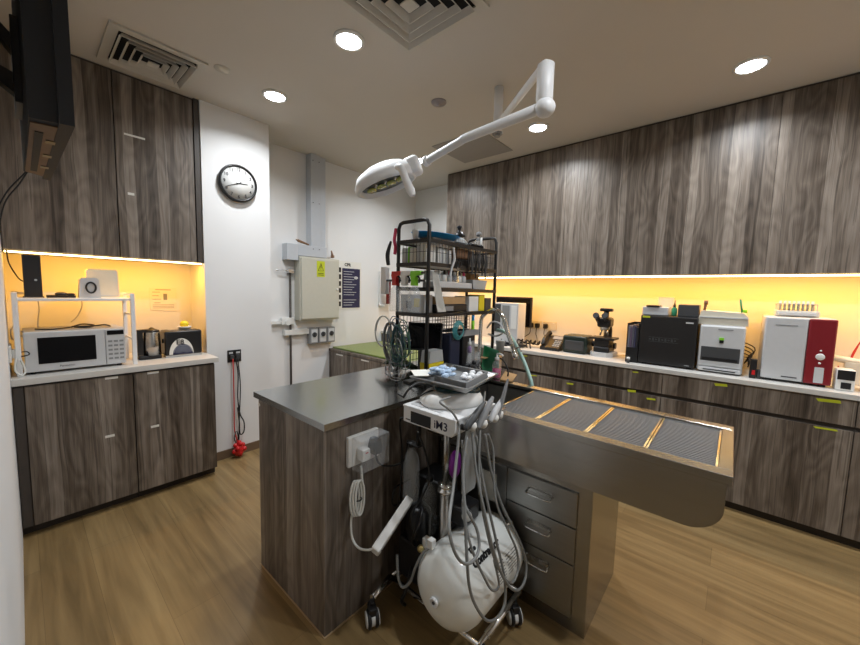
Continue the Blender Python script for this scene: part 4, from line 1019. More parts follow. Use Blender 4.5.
solo('pen', m, BROWN, 'small brown stopper standing at the left of the cream tray', 'stopper')
m = MB().cyl((3.24, -.035, 1.328), (3.24, -.02, 1.42), .006); m.mi = 1; m.cyl((3.235, -.05, 1.328), (3.235, -.05, 1.35), .012)
solo('green_stylus', m, [GREEN, LIME], 'green stick standing at the right of the cream tray', 'stick')
t = thing('small_black_device', 'small black upright device with red mark beside the white analyser', 'device', (3.17, -.115, CT))
MB().box(3.15, -.135, CT+.001, 3.20, -.10, 1.03, .004).build('body', BLK, t); MB().box(3.1485, -.128, .925, 3.1502, -.112, .955).build('red_mark', RED, t)
MB().box(3.16, -.16, CT+.001, 3.21, -.137, .96, .004).build('side_block', DGREY, t)

t = thing('haematology_analyser', 'large white and dark red analyser near the right end of the counter', 'analyser', (3.35, -.32, CT))
MB().box(3.165, -.465, CT+.012, 3.60, -.152, 1.315, .012, 3).build('casing', LGREY, t)
fp = MB().box(3.148, -.346, CT+.016, 3.168, -.154, 1.312, .008, 3).build('white_front', LGREY, t)
rp = MB().box(3.146, -.465, CT+.014, 3.168, -.348, 1.312, .008, 3).build('red_front', DRED, t)
MB().box(3.1465, -.32, .935, 3.1482, -.25, .942).build('badge', DGREY, fp)
MB().box(3.1465, -.30, 1.262, 3.1482, -.2, 1.267).build('top_lettering', GREY, fp)
MB().lathe([(.020, 0), (.020, .003), (.016, .005)], (3.146, -.408, 1.085), (-1, 0, 0), 24).build('power_button', WHT, rp)
MB().lathe([(.005, 0), (.005, .003)], (3.146, -.408, 1.122), (-1, 0, 0), 12).build('indicator', WHT, rp)
MB().lathe([(.006, 0), (.006, .003)], (3.146, -.408, 1.046), (-1, 0, 0), 12).build('indicator', WHT, rp)
MB().box(3.1435, -.43, .925, 3.1462, -.39, 1.02, .001).build('card_slot', LGREY, rp)
m = MB().box(3.20, -.45, CT, 3.24, -.42, CT+.014).box(3.20, -.21, CT, 3.24, -.18, CT+.014).box(3.5, -.45, CT, 3.54, -.42, CT+.014).box(3.5, -.21, CT, 3.54, -.18, CT+.014).build('feet', BLK, t)
t = thing('tube_rack', 'cream rack of small upright tubes on top of the red and white analyser', 'rack', (3.33, -.3, 1.316))
MB().box(3.25, -.40, 1.317, 3.42, -.20, 1.355, .006).build('base', CREAM, t)
MB().box(3.235, -.385, 1.325, 3.25, -.215, 1.345, .003).build('drawer_front', LGREY, t)
m = MB().box(3.27, -.39, 1.395, 3.40, -.205, 1.400, .001).box(3.27, -.39, 1.355, 3.275, -.385, 1.40).box(3.27, -.21, 1.355, 3.275, -.205, 1.40).box(3.395, -.39, 1.355, 3.40, -.385, 1.40).box(3.395, -.21, 1.355, 3.40, -.205, 1.40).build('frame', FROST, t)
for k in range(8): MB().cyl((3.30, -.222-k*.021, 1.357), (3.30, -.222-k*.021, 1.418), .0065, seg=12).build('tube', CREAM, t)

t = thing('card_reader', 'small white cube device with black face beside the red analyser', 'device', (3.17, -.52, CT))
b = MB().box(3.13, -.555, CT+.001, 3.23, -.48, 1.025, .006, 3).build('body', WHT, t)
MB().box(3.1275, -.552, .965, 3.131, -.483, 1.022, .002).build('black_screen', BLK, b); MB().box(3.1275, -.54, .912, 3.131, -.500, .95, .002).build('slot', BLK, b)
t = thing('keypad', 'black keypad at the right edge of the counter', 'keypad', (3.2, -.64, CT))
MB().box(3.16, -.69, CT+.001, 3.28, -.60, 1.005, .004).build('body', BLK, t)
m = MB()
for i in range(3):
    for j in range(4): m.box(3.1575, -.68+i*.027, .915+j*.022, 3.161, -.66+i*.027, .928+j*.022)
m.build('keys', GREY, t)
m = MB().tube([at(838, 366, 0, 3.45), at(845, 378, 0, 3.40), at(850, 362, 0, 3.48), at(858, 346, 0, 3.5)], .004, 6, curve=True)
m.tube([at(836, 372, 0, 3.45), at(848, 372, 0, 3.45), at(852, 355, 0, 3.45), at(862, 340, 0, 3.45)], .004, 6, curve=True)
solo('red_cable', m, REDC, 'thin red cables looping behind the small white cube device', 'cable')
m = MB().tube([(3.42, -.50, 1.06), (3.42, -.56, 1.05), (3.42, -.66, 1.045), (3.42, -.70, 1.045)], [.02, .022, .014, .010], 12, curve=True); m.mi = 1
m.tube([(3.42, -.70, 1.045), (3.43, -.76, 1.04)], .006, 8)
m.mi = 0; m.box(3.40, -.62, CT+.001, 3.44, -.55, 1.04, .002)
solo('white_handpiece', m, [CREAM, CORD], 'cream handpiece resting on its stand behind the white cube', 'handpiece')
m = MB()
random.seed(11)
for k in range(5):
    m.tube([(3.60, -.05+.02*k, 1.0+.03*k), (3.58, -.09-.01*k, .98+.02*k), (3.55, -.12+.01*k, 1.02-.02*k), (3.5, -.1, .92+.02*k)], .004, 6, curve=True)
solo('cable_tangle', m, CORD, 'tangle of dark cables between the two white analysers', 'cables')

# microscope
t = thing('microscope', 'black binocular microscope with white base in the middle of the right counter', 'microscope', (3.33, .84, CT))
MB().prism([(3.22, .80), (3.26, .76), (3.44, .76), (3.46, .80), (3.46, .92), (3.44, .94), (3.26, .94), (3.22, .90)], 2, CT+.001, CT+.035).build('base', LGREY, t)
MB().box(3.24, .785, CT+.035, 3.44, .915, CT+.085, .012).build('lower_housing', BLK, t)
MB().tube([(3.41, .85, CT+.07), (3.435, .85, CT+.16), (3.43, .85, CT+.24), (3.37, .85, CT+.30)], [.040, .036, .034, .034], 12, curve=True).build('arm', BLK, t)
MB().box(3.24, .75, 1.045, 3.40, .95, 1.062, .003).build('stage', BLKM, t)
MB().box(3.25, .79, .985, 3.40, .91, 1.045, .006).build('condenser', BLKM, t)
for k, (y, z) in enumerate(((.78, .99), (.93, .99))): MB().cyl((3.36, y-.02 if k == 0 else y, z), (3.36, y if k == 0 else y+.025, z), .026).build('focus_knob', BLK, t)
MB().lathe([(.034, 1.125), (.04, 1.135), (.04, 1.15), (.02, 1.16)], (3.32, .85, 0)).build('nosepiece', ALU, t)
for dx, dy in ((-.018, .018), (-.01, -.022), (.022, .0)): MB().cyl((3.32+dx, .85+dy, 1.128), (3.32+dx*1.5, .85+dy*1.5, 1.078), .010, .006).build('objective', CHROME, t)
MB().box(3.265, .795, 1.148, 3.40, .905, 1.235, .022, 3).build('head', BLK, t)
for y in (.825, .895):
    e = MB().cyl((3.30, y, 1.20), (3.215, y+.0, 1.245), .022, .019).build('eyepiece_tube', BLKM, t)
    MB().cyl((3.215, y, 1.245), (3.195, y, 1.256), .025).build('eyecup', BLK, e)
MB().cyl((3.345, .85, 1.21), (3.345, .85, 1.285), .021).build('camera_port', BLK, t)
MB().box(3.32, .80, 1.285, 3.37, .90, 1.312, .006).build('camera', BLK, t)

# dark box and phone
t = thing('card_box', 'dark green rounded box beside the desk phone', 'box', (3.32, 1.07, CT))
MB().box(3.22, .962, CT+.001, 3.42, 1.175, 1.06, .02, 4).build('body', mat('very_dark_green', (.012, .022, .018), .35), t)
MB().box(3.214, .985, CT+.03, 3.222, 1.15, 1.015, .004).build('front_panel', DGREY, t)
t = thing('desk_phone', 'black desk telephone with handset on its cradle', 'telephone', (3.3, 1.27, CT))
M = Matrix.Translation((3.30, 1.28, CT)) 
MB(M).prism([(-.10, .001), (.09, .001), (.09, .125), (.06, .125), (-.10, .03)], 1, -.085, .095).build('body', BLK, t)
def ph(x, y): return (3.30+x, 1.28+y, CT+.03+.095*(x+.10)/.16+.0015)
m = MB()
for i in range(4):
    for j in range(3): p = ph(-.075+i*.022, -.065+j*.022); m.box(p[0]-.007, p[1]-.008, p[2]-.004, p[0]+.007, p[1]+.008, p[2]+.004)
m.build('keys', LGREY, t)
p = ph(.03, -.03); MB().prism([(3.31, CT+.099), (3.35, CT+.1215), (3.35, CT+.124), (3.31, CT+.101)], 1, 1.21, 1.30).build('display', GREY, t)
h = MB().tube([(3.22, 1.355, CT+.05), (3.245, 1.355, CT+.095), (3.30, 1.355, CT+.13), (3.36, 1.355, CT+.155), (3.385, 1.355, CT+.14)], [.020, .016, .013, .016, .021], 12, curve=True).build('handset', BLK, t)
# sockets with plugs
for k, (y, lab) in enumerate(((1.63, 'white wall socket with two black plugs beside the black monitor'), (1.47, 'white wall socket above the desk phone'))):
    t = thing('wall_socket', lab, 'socket', (XR, y, 1.09), 'wall sockets above the right counter')
    b = MB().box(XR-.010, y-.073, 1.045, XR, y+.073, 1.135, .003).build('plate', CREAM, t)
    m = MB().box(XR-.012, y-.05, 1.115, XR-.010, y-.03, 1.128).build('switch', WHT, b); MB().box(XR-.012, y+.03, 1.115, XR-.010, y+.05, 1.128).build('switch', WHT, b)
    for d in ((-.035, .035) if k == 0 else (.035,)):
        MB().box(XR-.055, y+d-.022, 1.06, XR-.012, y+d+.022, 1.11, .010, 3).build('plug', BLK, t)
m = MB()
for k, (y, e) in enumerate(((1.665, 1.75), (1.595, 1.55), (1.505, 1.40))):
    m.tube([(XR-.05, y, 1.07), (XR-.06, y, 1.0), (XR-.08, (y+e)/2, .96), (XR-.12, e, .91)], .004, 6, curve=True)
solo('plug_cables', m, CORD, 'black cables hanging from the sockets above the phone', 'cable')
t = thing('monitor', 'black flat monitor standing behind the grey dispenser unit', 'monitor', (3.48, 1.8, CT))
b = MB().box(3.46, 1.60, 1.07, 3.49, 2.02, 1.385, .004).build('bezel', BLK, t); MB().box(3.458, 1.615, 1.085, 3.4605, 2.005, 1.37).build('screen', SCREEN, b)
MB().box(3.47, 1.78, CT+.01, 3.50, 1.84, 1.10, .004).build('stand', BLK, t); MB().box(3.40, 1.70, CT+.001, 3.56, 1.92, CT+.012, .004).build('foot', BLK, t)
t = thing('grey_unit', 'light grey boxy unit with two recessed panels in front of the monitor', 'unit', (3.3, 1.74, 1.03))
b = MB().box(3.20, 1.615, CT+.001, 3.37, 1.90, 1.325, .006).build('casing', LGREY, t)
MB().box(3.196, 1.71, 1.07, 3.201, 1.79, 1.30, .001).build('panel', GREY, b); MB().box(3.196, 1.63, 1.07, 3.201, 1.69, 1.30, .001).build('panel', WHT, b)
MB().box(3.196, 1.81, 1.03, 3.201, 1.885, 1.31, .001).build('panel', DGREY, b)
m = MB().prism([(3.12, 1.52), (3.18, 1.50), (3.30, 1.80), (3.24, 1.84)], 2, CT+.012, CT+.032)
m.box(3.12, 1.60, CT+.001, 3.24, 1.75, CT+.012)
solo('black_keyboard', m, BLK, 'black keyboard lying askew on the counter beside the phone', 'keyboard')
random.seed(21)
m = MB()
for k in range(9):
    y = 1.45+.045*k
    m.tube([(3.16+.02*(k % 3), y, CT+.006), (3.22, y+.03, CT+.05+.02*(k % 2)), (3.28, y-.02, CT+.03), (3.25, y-.05, CT+.07), (3.34, y+.02, CT+.02)], .007, 6, curve=True)
solo('black_cable_heap', m, CORD, 'heap of black cables and adapters between the phone and the grey unit', 'cables')
m = MB().prism([(3.10, 1.60), (3.17, 1.62), (3.16, 1.68), (3.09, 1.66)], 2, CT+.001, CT+.006)
solo('paper_slip', m, PAPER, 'white paper slip on the counter edge by the black keyboard', 'paper')

# ------------------------------------------------------------------ the wire rack on the island
RX0, RX1, RY0, RY1 = 1.37, 2.03, 1.20, 1.42
t = thing('storage_rack', 'tall black metal tiered rack standing on the steel worktop', 'rack', (1.7, 1.31, CT))
def loop(x, ztop):
    return [(x, RY1, .902), (x, RY1, ztop-.03), (x, RY1-.012, ztop-.006), (x, RY1-.035, ztop), (x, RY0+.035, ztop), (x, RY0+.012, ztop-.006), (x, RY0, ztop-.03), (x, RY0, .902)]
MB().tube(loop(RX0, 1.785), .010, 10).build('end_frame', BLKM, t)
MB().tube(loop(RX1, 1.775), .010, 10).build('end_frame', BLKM, t)
SH = [1.685, 1.565, 1.435, 1.30]
for z in SH:
    m = MB()
    m.box(RX0-.008, RY0-.008, z-.014, RX1+.008, RY0+.002, z+.006).box(RX0-.008, RY1-.002, z-.014, RX1+.008, RY1+.008, z+.006).box(RX0-.008, RY0, z-.014, RX0+.004, RY1, z+.006).box(RX1-.004, RY0, z-.014, RX1+.008, RY1, z+.006)
    m.box(RX0, RY0, z-.006, RX1, RY1, z-.002)
    m.build('shelf', BLKM, t)
m = MB().wire_grid((RX0+.02, RY1, .98), (RX1-RX0-.04, 0, 0), (0, 0, .30), 22, 8, .0016); m.build('back_grid', BLKM, t)
m = MB().wire_grid((RX0, RY0+.01, 1.57), (0, RY1-RY0-.02, 0), (0, 0, .11), 8, 2, .0013).wire_grid((RX0+.01, RY0, 1.57), (.30, 0, 0), (0, 0, .11), 12, 2, .0013).wire_grid((RX1-.24, RY0, 1.57), (.23, 0, 0), (0, 0, .11), 8, 3, .0013); m.build('basket_wires', BLKM, t)
m = MB().tube([(RX0-.03, RY0, 1.475), (RX0-.03, RY1+.06, 1.475)], .006, 8).box(RX0-.03, RY0+.02, 1.47, RX0, RY0+.03, 1.48).box(RX0-.03, RY1-.03, 1.47, RX0, RY1-.02, 1.48); m.build('side_rail', BLKM, t)
T0 = SH[0]+.007
# top shelf
solo('clear_stand', MB().prism([(1.47, 1.26), (1.66, 1.26), (1.66, 1.36), (1.47, 1.36)], 2, T0, T0+.021), FROST, 'frosted flat box under the blue dish on the rack top', 'box')
t = thing('blue_dish', 'bright blue oval dish on top of the black rack', 'dish', (1.58, 1.31, T0+.022))
T0 += .022
m = MB(); n = 32
def ov(a, b, z): return [m.v((1.56+a*math.cos(2*PI*i/n), 1.31+b*math.sin(2*PI*i/n), z)) for i in range(n)]
rs = [ov(.13, .07, T0), ov(.17, .095, T0+.02), ov(.18, .10, T0+.022), ov(.17, .092, T0+.019), ov(.13, .068, T0+.004)]
for a, b in zip(rs, rs[1:]):
    for k in range(n): m.f([a[k], a[(k+1) % n], b[(k+1) % n], b[k]], True)
m.f(rs[0][::-1]); m.f(rs[-1]); m.build('dish', BLUE, t)
MB().box(1.48, 1.27, T0+.006, 1.62, 1.34, T0+.030, .008).build('clear_lid', FROST, t)
T0 -= .022
t = thing('black_capped_bottle', 'clear bottle with broad black cap on top of the rack', 'bottle', (1.80, 1.33, T0))
MB().lathe([(.030, 0), (.034, .004), (.034, .06), (.03, .07)], (1.80, 1.33, T0), seg=24).build('bottle_body', GLASSY, t)
MB().lathe([(.038, .068), (.038, .078), (.022, .095), (.011, .105), (.010, .120), (.016, .124), (.016, .134), (.008, .138)], (1.80, 1.33, T0), seg=24).build('cap', BLK, t)
t = thing('glass_flask', 'clear stoppered glass flask at the right end of the rack top', 'flask', (1.93, 1.27, T0))
MB().lathe([(.03, 0), (.036, .01), (.030, .05), (.012, .07), (.010, .085)], (1.93, 1.27, T0), seg=24).build('flask_body', GLASSY, t)
MB().lathe([(.012, .083), (.018, .09), (.016, .108), (.004, .114)], (1.93, 1.27, T0), seg=20).build('stopper', GREY, t)
MB().cyl((1.93, 1.25, T0+.005), (1.93, 1.25, T0+.075), .006).build('label_stripe', WHT, t)
m = MB()
for k in range(7): m.tube([(1.78+.018*k, 1.215, T0+.008), (1.80+.018*k, 1.24+.01*(k % 3), T0+.022), (1.82+.018*k, 1.27, T0+.010)], .009, 8, curve=True)
solo('black_tools', m, BLK, 'row of small black tools lying at the front of the rack top', 'tools')
solo('white_cup', MB().lathe([(.014, 0), (.018, .05), (.016, .05), (.013, .004)], (1.385, 1.31, T0), seg=20), WHT, 'small white cup on the left end of the rack top', 'cup')
m = MB()
for k in range(4): m.tube([(1.66+.02*k, 1.24, T0+.01), (1.68+.02*k, 1.26, T0+.04), (1.71+.02*k, 1.25, T0+.015)], .010, 8, curve=True)
solo('clear_wrap', m, FROST, 'crumpled clear wrapping behind the blue dish on the rack top', 'wrapping')
# second tier boxes
T1 = SH[1]+.007
random.seed(4)
bx = [(WHT, .022), (LGREY, .02), (LIME, .012), (PAPER, .025), (CREAM, .02), (LGREY, .022), (WHT, .02), (PAPER, .022), (LGREY, .03)]
blab = ['white box at the left end of the upper rack tier', 'grey box second from the left on the upper rack tier', 'slim lime green box on the upper rack tier', 'paper coloured box beside the slim lime box on the upper tier', 'cream box in the middle of the upper rack tier', 'grey box right of the cream box on the upper rack tier', 'white box near the front post on the upper rack tier', 'paper coloured box behind the front post on the upper tier', 'wide grey box at the end of the upper tier boxes']
y = RY1-.018
for (mm, w_), lab in zip(bx, blab):
    h_ = random.uniform(.075, .098)
    m = MB().box(RX0+.01, y-w_+.001, T1, RX0+.09, y, T1+h_, .001); y -= w_+.0015
    if y < RY0+.01: break
    solo('small_box', m, mm, lab, 'box', 'boxes on the upper rack tier')
for k in range(5):
    x = 1.47+k*.024
    solo('small_box', MB().box(x, RY0+.02, T1, x+.021, RY0+.10, T1+.08+.008*(k % 2), .001), [WHT, LGREY, PAPER, GREY, WHT][k], ['white box, first right of the front post on the upper tier', 'grey box, second right of the front post on the upper tier', 'paper box, third right of the front post on the upper tier', 'dark grey box, fourth right of the front post on the upper tier', 'white box, fifth right of the front post on the upper tier'][k], 'box', 'boxes on the upper rack tier')
t = thing('brown_case', 'dark brown rounded case on the upper tier of the rack', 'case', (1.72, 1.25, T1))
MB().box(1.64, RY0+.02, T1+.04, 1.80, RY0+.10, T1+.10, .014, 3).build('body', BROWN, t); MB().box(1.65, RY0+.03, T1, 1.79, RY0+.09, T1+.04, .004).build('tray', BLK, t)
# hanging tools (clips, forceps) at the front right
tool_l = ['leftmost long dark tool hanging from the rack front', 'second long dark tool hanging from the rack front', 'third long dark tool hanging from the rack front', 'fourth long dark tool hanging from the rack front', 'fifth long dark tool hanging from the rack front', 'rightmost long dark tool hanging from the rack front']
for k in range(6):
    x = 1.70+k*.036; z0 = 1.545-.02*(k % 3)
    m = MB().tube([(x, RY0-.016, 1.66), (x-.006, RY0-.018, 1.60), (x+.004, RY0-.018, z0)], [.003, .005, .004], 8, curve=True)
    m.tube([(x+.012, RY0-.016, 1.66), (x+.012, RY0-.018, 1.60), (x+.002, RY0-.018, z0)], [.003, .005, .004], 8, curve=True)
    m.tube([(x+.006+.008*math.cos(a), RY0-.016, 1.665+.008*math.sin(a)) for a in [i*PI/5 for i in range(10)]], .002, 6, closed=True)
    solo('hanging_tool', m, [BLK, DGREY][k % 2], tool_l[k], 'tool', 'tools hanging from the rack front')
# little bottles on the third tier
T2 = SH[2]+.007
for k in range(6):
    x = 1.49+k*.045
    q = thing('small_bottle', ['leftmost little white capped bottle in the middle tier row', 'second little bottle from the left in the middle tier row', 'third little bottle from the left in the middle tier row', 'fourth little bottle from the left in the middle tier row', 'fifth little bottle from the left in the middle tier row', 'rightmost little bottle in the middle tier row'][k], 'bottle', (x, 1.225, T2+.035), 'little bottles on the middle tier')
    MB().lathe([(.013, 0), (.015, .003), (.015, .03), (.006, .038)], (x, 1.225, T2+.036), seg=16).build('bottle_body', [GLASSY, WHT, LGREY][k % 3], q)
    MB().lathe([(.008, .037), (.008, .052), (.003, .06)], (x, 1.225, T2+.036), seg=14).build('cap', [WHT, BLK, PINK][k % 3], q)
solo('steel_box', MB().box(1.46, RY0+.008, T2, 1.78, RY0+.12, T2+.034, .004), LGREY, 'long light grey case lying on the middle tier of the rack', 'case')
solo('clear_tub', MB().prism([(1.80, T2), (1.93, T2), (1.95, T2+.055), (1.785, T2+.055)], 1, RY0+.01, RY0+.10), FROST, 'frosted plastic tub on the right of the middle tier', 'tub')
solo('orange_box', MB().box(1.90, RY0+.105, T2, 2.0, RY1-.02, T2+.10, .002), CARD, 'orange brown carton at the right end of the middle tier', 'carton')
# lower tier
T3 = SH[3]+.007
solo('wooden_block', MB().box(1.46, RY0+.01, T3+.045, 1.72, RY0+.10, T3+.085, .002), CARD, 'tan drawer box across the lower tier of the rack', 'box')
t = thing('label_maker', 'black and grey device under the tan box on the lower tier', 'device', (1.6, 1.25, T3))
MB().box(1.45, RY0+.01, T3, 1.74, RY0+.14, T3+.044, .006).build('body', BLK, t); MB().box(1.47, RY0+.006, T3+.008, 1.60, RY0+.011, T3+.034).build('panel', GREY, t)
solo('white_carton', MB().box(1.76, RY0+.01, T3, 1.86, RY0+.12, T3+.09, .002), WHT, 'white carton on the lower tier right of the black device', 'carton')
solo('yellow_carton', MB().box(1.87, RY0+.01, T3, 1.93, RY0+.10, T3+.10, .002), YEL, 'yellow carton on the lower tier beside the white carton', 'carton')
solo('dark_carton', MB().box(1.94, RY0+.01, T3, 2.01, RY0+.12, T3+.08, .002), DGREY, 'dark carton at the right end of the lower tier', 'carton')
t = thing('glove_box', 'white patterned carton at the left end of the lower tier', 'carton', (1.41, 1.31, T3))
b = MB().box(RX0+.005, RY0+.03, T3, RX0+.075, RY1-.02, T3+.095, .002).build('body', LGREY, t)
MB().box(RX0+.004, RY0+.06, T3+.03, RX0+.0052, RY0+.10, T3+.075).build('print', YEL, b); MB().box(RX0+.004, RY0+.12, T3+.02, RX0+.0052, RY0+.16, T3+.06).build('print', NAVY, b)
# spray bottles hanging on the side rail
def spray(x, y, col, lab, liquid=GLASSY):
    q = thing('spray_bottle', lab, 'spray bottle', (x, y, 1.31), 'spray bottles hooked on the rack side')
    MB().lathe([(.030, 0), (.034, .004), (.034, .09), (.024, .12), (.012, .14)], (x, y, 1.31), seg=24).build('bottle_body', liquid, q)
    h = MB().prism([(y-.015, 1.448), (y+.018, 1.448), (y+.016, 1.475), (y+.024, 1.50), (y+.020, 1.522), (y-.045, 1.522), (y-.050, 1.505), (y-.016, 1.497), (y-.012, 1.475)], 0, x-.011, x+.011).build('trigger_head', col, q)
    MB().prism([(y-.050, 1.507), (y-.050, 1.519), (y-.062, 1.518), (y-.062, 1.508)], 0, x-.007, x+.007).build('nozzle', BLK, h)
    MB().tube([(x, y-.018, 1.498), (x, y-.032, 1.485), (x, y-.030, 1.462)], .005, 8, curve=True).build('trigger', BLK, h)
spray(1.318, 1.385, RED, 'red headed spray bottle hooked on the left side of the rack')
spray(1.318, 1.315, WHT, 'white headed spray bottle between the red and green ones on the rack')
spray(1.318, 1.245, LIME, 'bright green headed spray bottle hooked beside the front post of the rack')
m = MB().box(1.33, 1.478, 1.40, 1.36, 1.52, 1.55, .004)
solo('white_bottle', m, WHT, 'narrow white bottle hanging outside the far post of the rack', 'bottle')
m = MB().tube([(1.368, 1.44, 1.76), (1.366, 1.45, 1.70), (1.37, 1.445, 1.66), (1.366, 1.445, 1.62)], .009, 8, curve=True)
solo('pink_strap', m, PINK, 'pink cord wound on the far top corner of the rack', 'strap')
m = MB().tube([(1.35, 1.46, 1.69), (1.34, 1.475, 1.62), (1.342, 1.47, 1.56)], [.006, .012, .010], 8, curve=True)
solo('black_strap', m, CORD, 'black strap hanging outside the far post of the rack', 'strap')
# hanging paper
m = MB(); pts = []
for v in range(7):
    for u_ in range(4):
        f = v/6; g_ = u_/3
        pts.append((1.375+.062*g_+.03*f, 1.178-.02*f+.006*math.sin(3*f+g_), 1.525-.21*f-.02*g_*(1-f)))
m.sheet(pts, 4, .001)
solo('hanging_paper', m, PAPER, 'white sheet of paper hanging from the front post of the rack', 'paper')
# coils on the left post
def coil(name, c, r1, r2, n, mm, lab, tilt, rad=.004):
    m = MB(); rot = Matrix.Rotation(tilt, 3, 'Z'); P = []
    for i in range(n*18+1):
        a = i*2*PI/18; k = 1+.05*math.sin(i*.7)
        P.append(Vector(c)+rot @ Vector((.012*math.sin(i*.31)+.002*i/18, r1*k*math.cos(a), r2*k*math.sin(a))))
    m.tube(P, rad, 6)
    return solo(name, m, mm, lab, 'tubing', 'coils hung on the rack')
coil('white_tube_coil', (1.335, 1.50, 1.19), .05, .085, 2, WCORD, 'white tube coil hanging left of the far rack post', .2, .0045)
coil('grey_tube_coil', (1.335, 1.44, 1.14), .045, .105, 4, GREY, 'grey cable coil hanging in front of the far rack post', .1, .004)
coil('teal_tube_coil', (1.33, 1.38, 1.13), .035, .10, 4, mat('dull_teal', (.05, .12, .14), .4), 'dark teal cable coil hanging between the rack posts', -.1, .004)
coil('clear_tube_coil', (1.345, 1.40, 1.02), .03, .06, 3, LGREY, 'pale short tube coil low on the left side of the rack', .3, .003)
coil('round_tube_ring', (1.62, 1.175, 1.235), .0, .0, 1, TEAL, 'x', 0) if 0 else None
m = MB()
for k in range(4):
    r = .050-.006*k
    m.tube([(1.62+r*math.cos(a), 1.182-.004*k, 1.205+r*math.sin(a)*1.05) for a in [i*2*PI/24 for i in range(24)]], .0035, 6, closed=True)
solo('teal_tube_ring', m, TEAL, 'blue green tube coiled in a ring at the middle of the rack front', 'tubing')
# tablet and things standing on the worktop behind the tray
t = thing('tablet', 'black tablet leaning inside the rack on the worktop', 'tablet', (1.47, 1.30, .99))
M = Matrix.Translation((1.49, 1.32, 1.165)) @ Matrix.Rotation(.55, 4, 'Z') @ Matrix.Rotation(.30, 4, 'Y')
MB(M).box(-.008, -.10, -.08, .008, .10, .08, .004).build('casing', BLK, t); MB(M).box(-.0095, -.09, -.07, -.0079, .09, .07).build('screen', SCREEN, t)
MB().box(1.50, 1.30, .916, 1.56, 1.38, 1.12, .003).build('support_box', DGREY, t)
m = MB()
rows = []
for v in range(8):
    for u_ in range(8):
        f, g_ = v/7, u_/7
        rows.append((1.42+.24*f, 1.47+.20*g_, .94+.07*math.sin(3*f+.6)*math.sin(PI*g_*.9+.25)+.012*math.sin(9*f+5*g_)))
m.sheet(rows, 8, .02)
solo('green_cloth_heap', m, DGREEN, 'dark green folded cloth on the worktop behind the far rack post', 'cloth')
m = MB().box(1.40, 1.23, .901, 1.60, 1.40, .915, .004)
m.tube([(1.38, 1.33, .91), (1.40, 1.28, .935), (1.46, 1.24, .93), (1.50, 1.22, .91)], .006, 8, curve=True)
solo('black_pad', m, BLK, 'flat black pad lying on the worktop at the foot of the rack', 'pad')
for k, (a, b) in enumerate((((1.352, 1.46, 1.10), (1.345, 1.29, 1.16)), ((1.36, 1.44, .97), (1.345, 1.28, 1.10)))):
    solo('metal_rod', MB().tube([a, b], .004, 8), CHROME, ['upper thin metal rod across the left side of the rack', 'lower thin metal rod across the left side of the rack'][k], 'rod', 'rods tucked in the rack')
t = thing('sharps_bin', 'yellow sharps bin with clear lid beside the front rack post', 'bin', (1.44, 1.17, .95))
MB().prism([(1.392, .985), (1.505, .985), (1.512, 1.04), (1.388, 1.04)], 1, 1.195, 1.26).build('bin_body', YEL, t)
MB().prism([(1.390, 1.042), (1.510, 1.042), (1.50, 1.105), (1.40, 1.105)], 1, 1.197, 1.258).build('clear_lid', FROST, t)
MB().box(1.40, 1.20, .901, 1.50, 1.25, .985, .002).build('stand_block', DGREY, t)
solo('clear_cylinder', MB().lathe([(.014, 0), (.015, .17), (.010, .175)], (1.375, 1.165, .955), seg=18), FROST, 'tall frosted tube beside the yellow sharps bin', 'tube') if 0 else None
t = thing('blue_black_bag', 'navy and black upright pouch standing in the middle of the worktop', 'pouch', (1.62, 1.22, .901))
MB().box(1.56, 1.19, .902, 1.655, 1.26, 1.185, .010, 3).build('body', mat('navy_fabric', (.008, .012, .035), .7), t)
MB().box(1.57, 1.186, 1.15, 1.65, 1.192, 1.19, .003).build('flap', BLK, t)
t = thing('jar_holder', 'black tool holder with a clear window beside the navy pouch', 'holder', (1.73, 1.2, .901))
MB().box(1.675, 1.185, .902, 1.80, 1.255, 1.17, .004).build('body', BLK, t)
MB().box(1.72, 1.181, 1.0, 1.79, 1.186, 1.13, .001).build('grey_window', GREY, t)
MB().prism([(1.67, 1.165), (1.84, 1.165), (1.84, 1.195), (1.70, 1.20)], 1, 1.18, 1.26).build('lid', GREY, t)
t = thing('pump_bottle', 'small clear bottle with purple neck and white pump in front of the tool holder', 'bottle', (1.70, 1.155, .901))
MB().lathe([(.016, 0), (.018, .004), (.018, .10), (.007, .115)], (1.70, 1.155, 1.0), seg=20).build('bottle_body', GLASSY, t)
MB().lathe([(.0125, .07), (.0125, .10), (.007, .112)], (1.70, 1.155, 1.0), seg=20).build('purple_ring', PURPLE, t)
MB().lathe([(.009, .113), (.010, .13), (.004, .135), (.004, .155)], (1.70, 1.155, 1.0), seg=14).build('pump', WHT, t)
MB().box(1.67, 1.13, .901, 1.73, 1.175, 1.0, .003).build('stand', DGREY, t)
m = MB()
for k in range(5): m.blob((1.68+.02*(k % 3), 1.12+.01*(k % 2), .93+.022*k), .016, .014, .014, 10)
solo('black_clip_bunch', m, BLK, 'bunch of small black clips beside the purple bottle', 'clips')
t = thing('lime_marker', 'lime green and blue marker standing among the tools', 'marker', (1.80, 1.195, 1.2))
MB().cyl((1.80, 1.205, 1.1705), (1.80, 1.205, 1.25), .010).build('body', LIME, t); MB().cyl((1.80, 1.205, 1.25), (1.80, 1.205, 1.285), .009).build('cap', BLUE, t)
random.seed(9)
m = MB()
for k in range(10):
    x = 1.52+.035*k
    m.tube([(x, 1.165, .905), (x+.02, 1.16, .94+.03*(k % 3)), (x-.01, 1.155, .97), (x+.03, 1.15, .92)], .0035, 6, curve=True)
solo('wire_tangle', m, DGREY, 'tangle of thin dark leads on the worktop in front of the rack', 'leads')
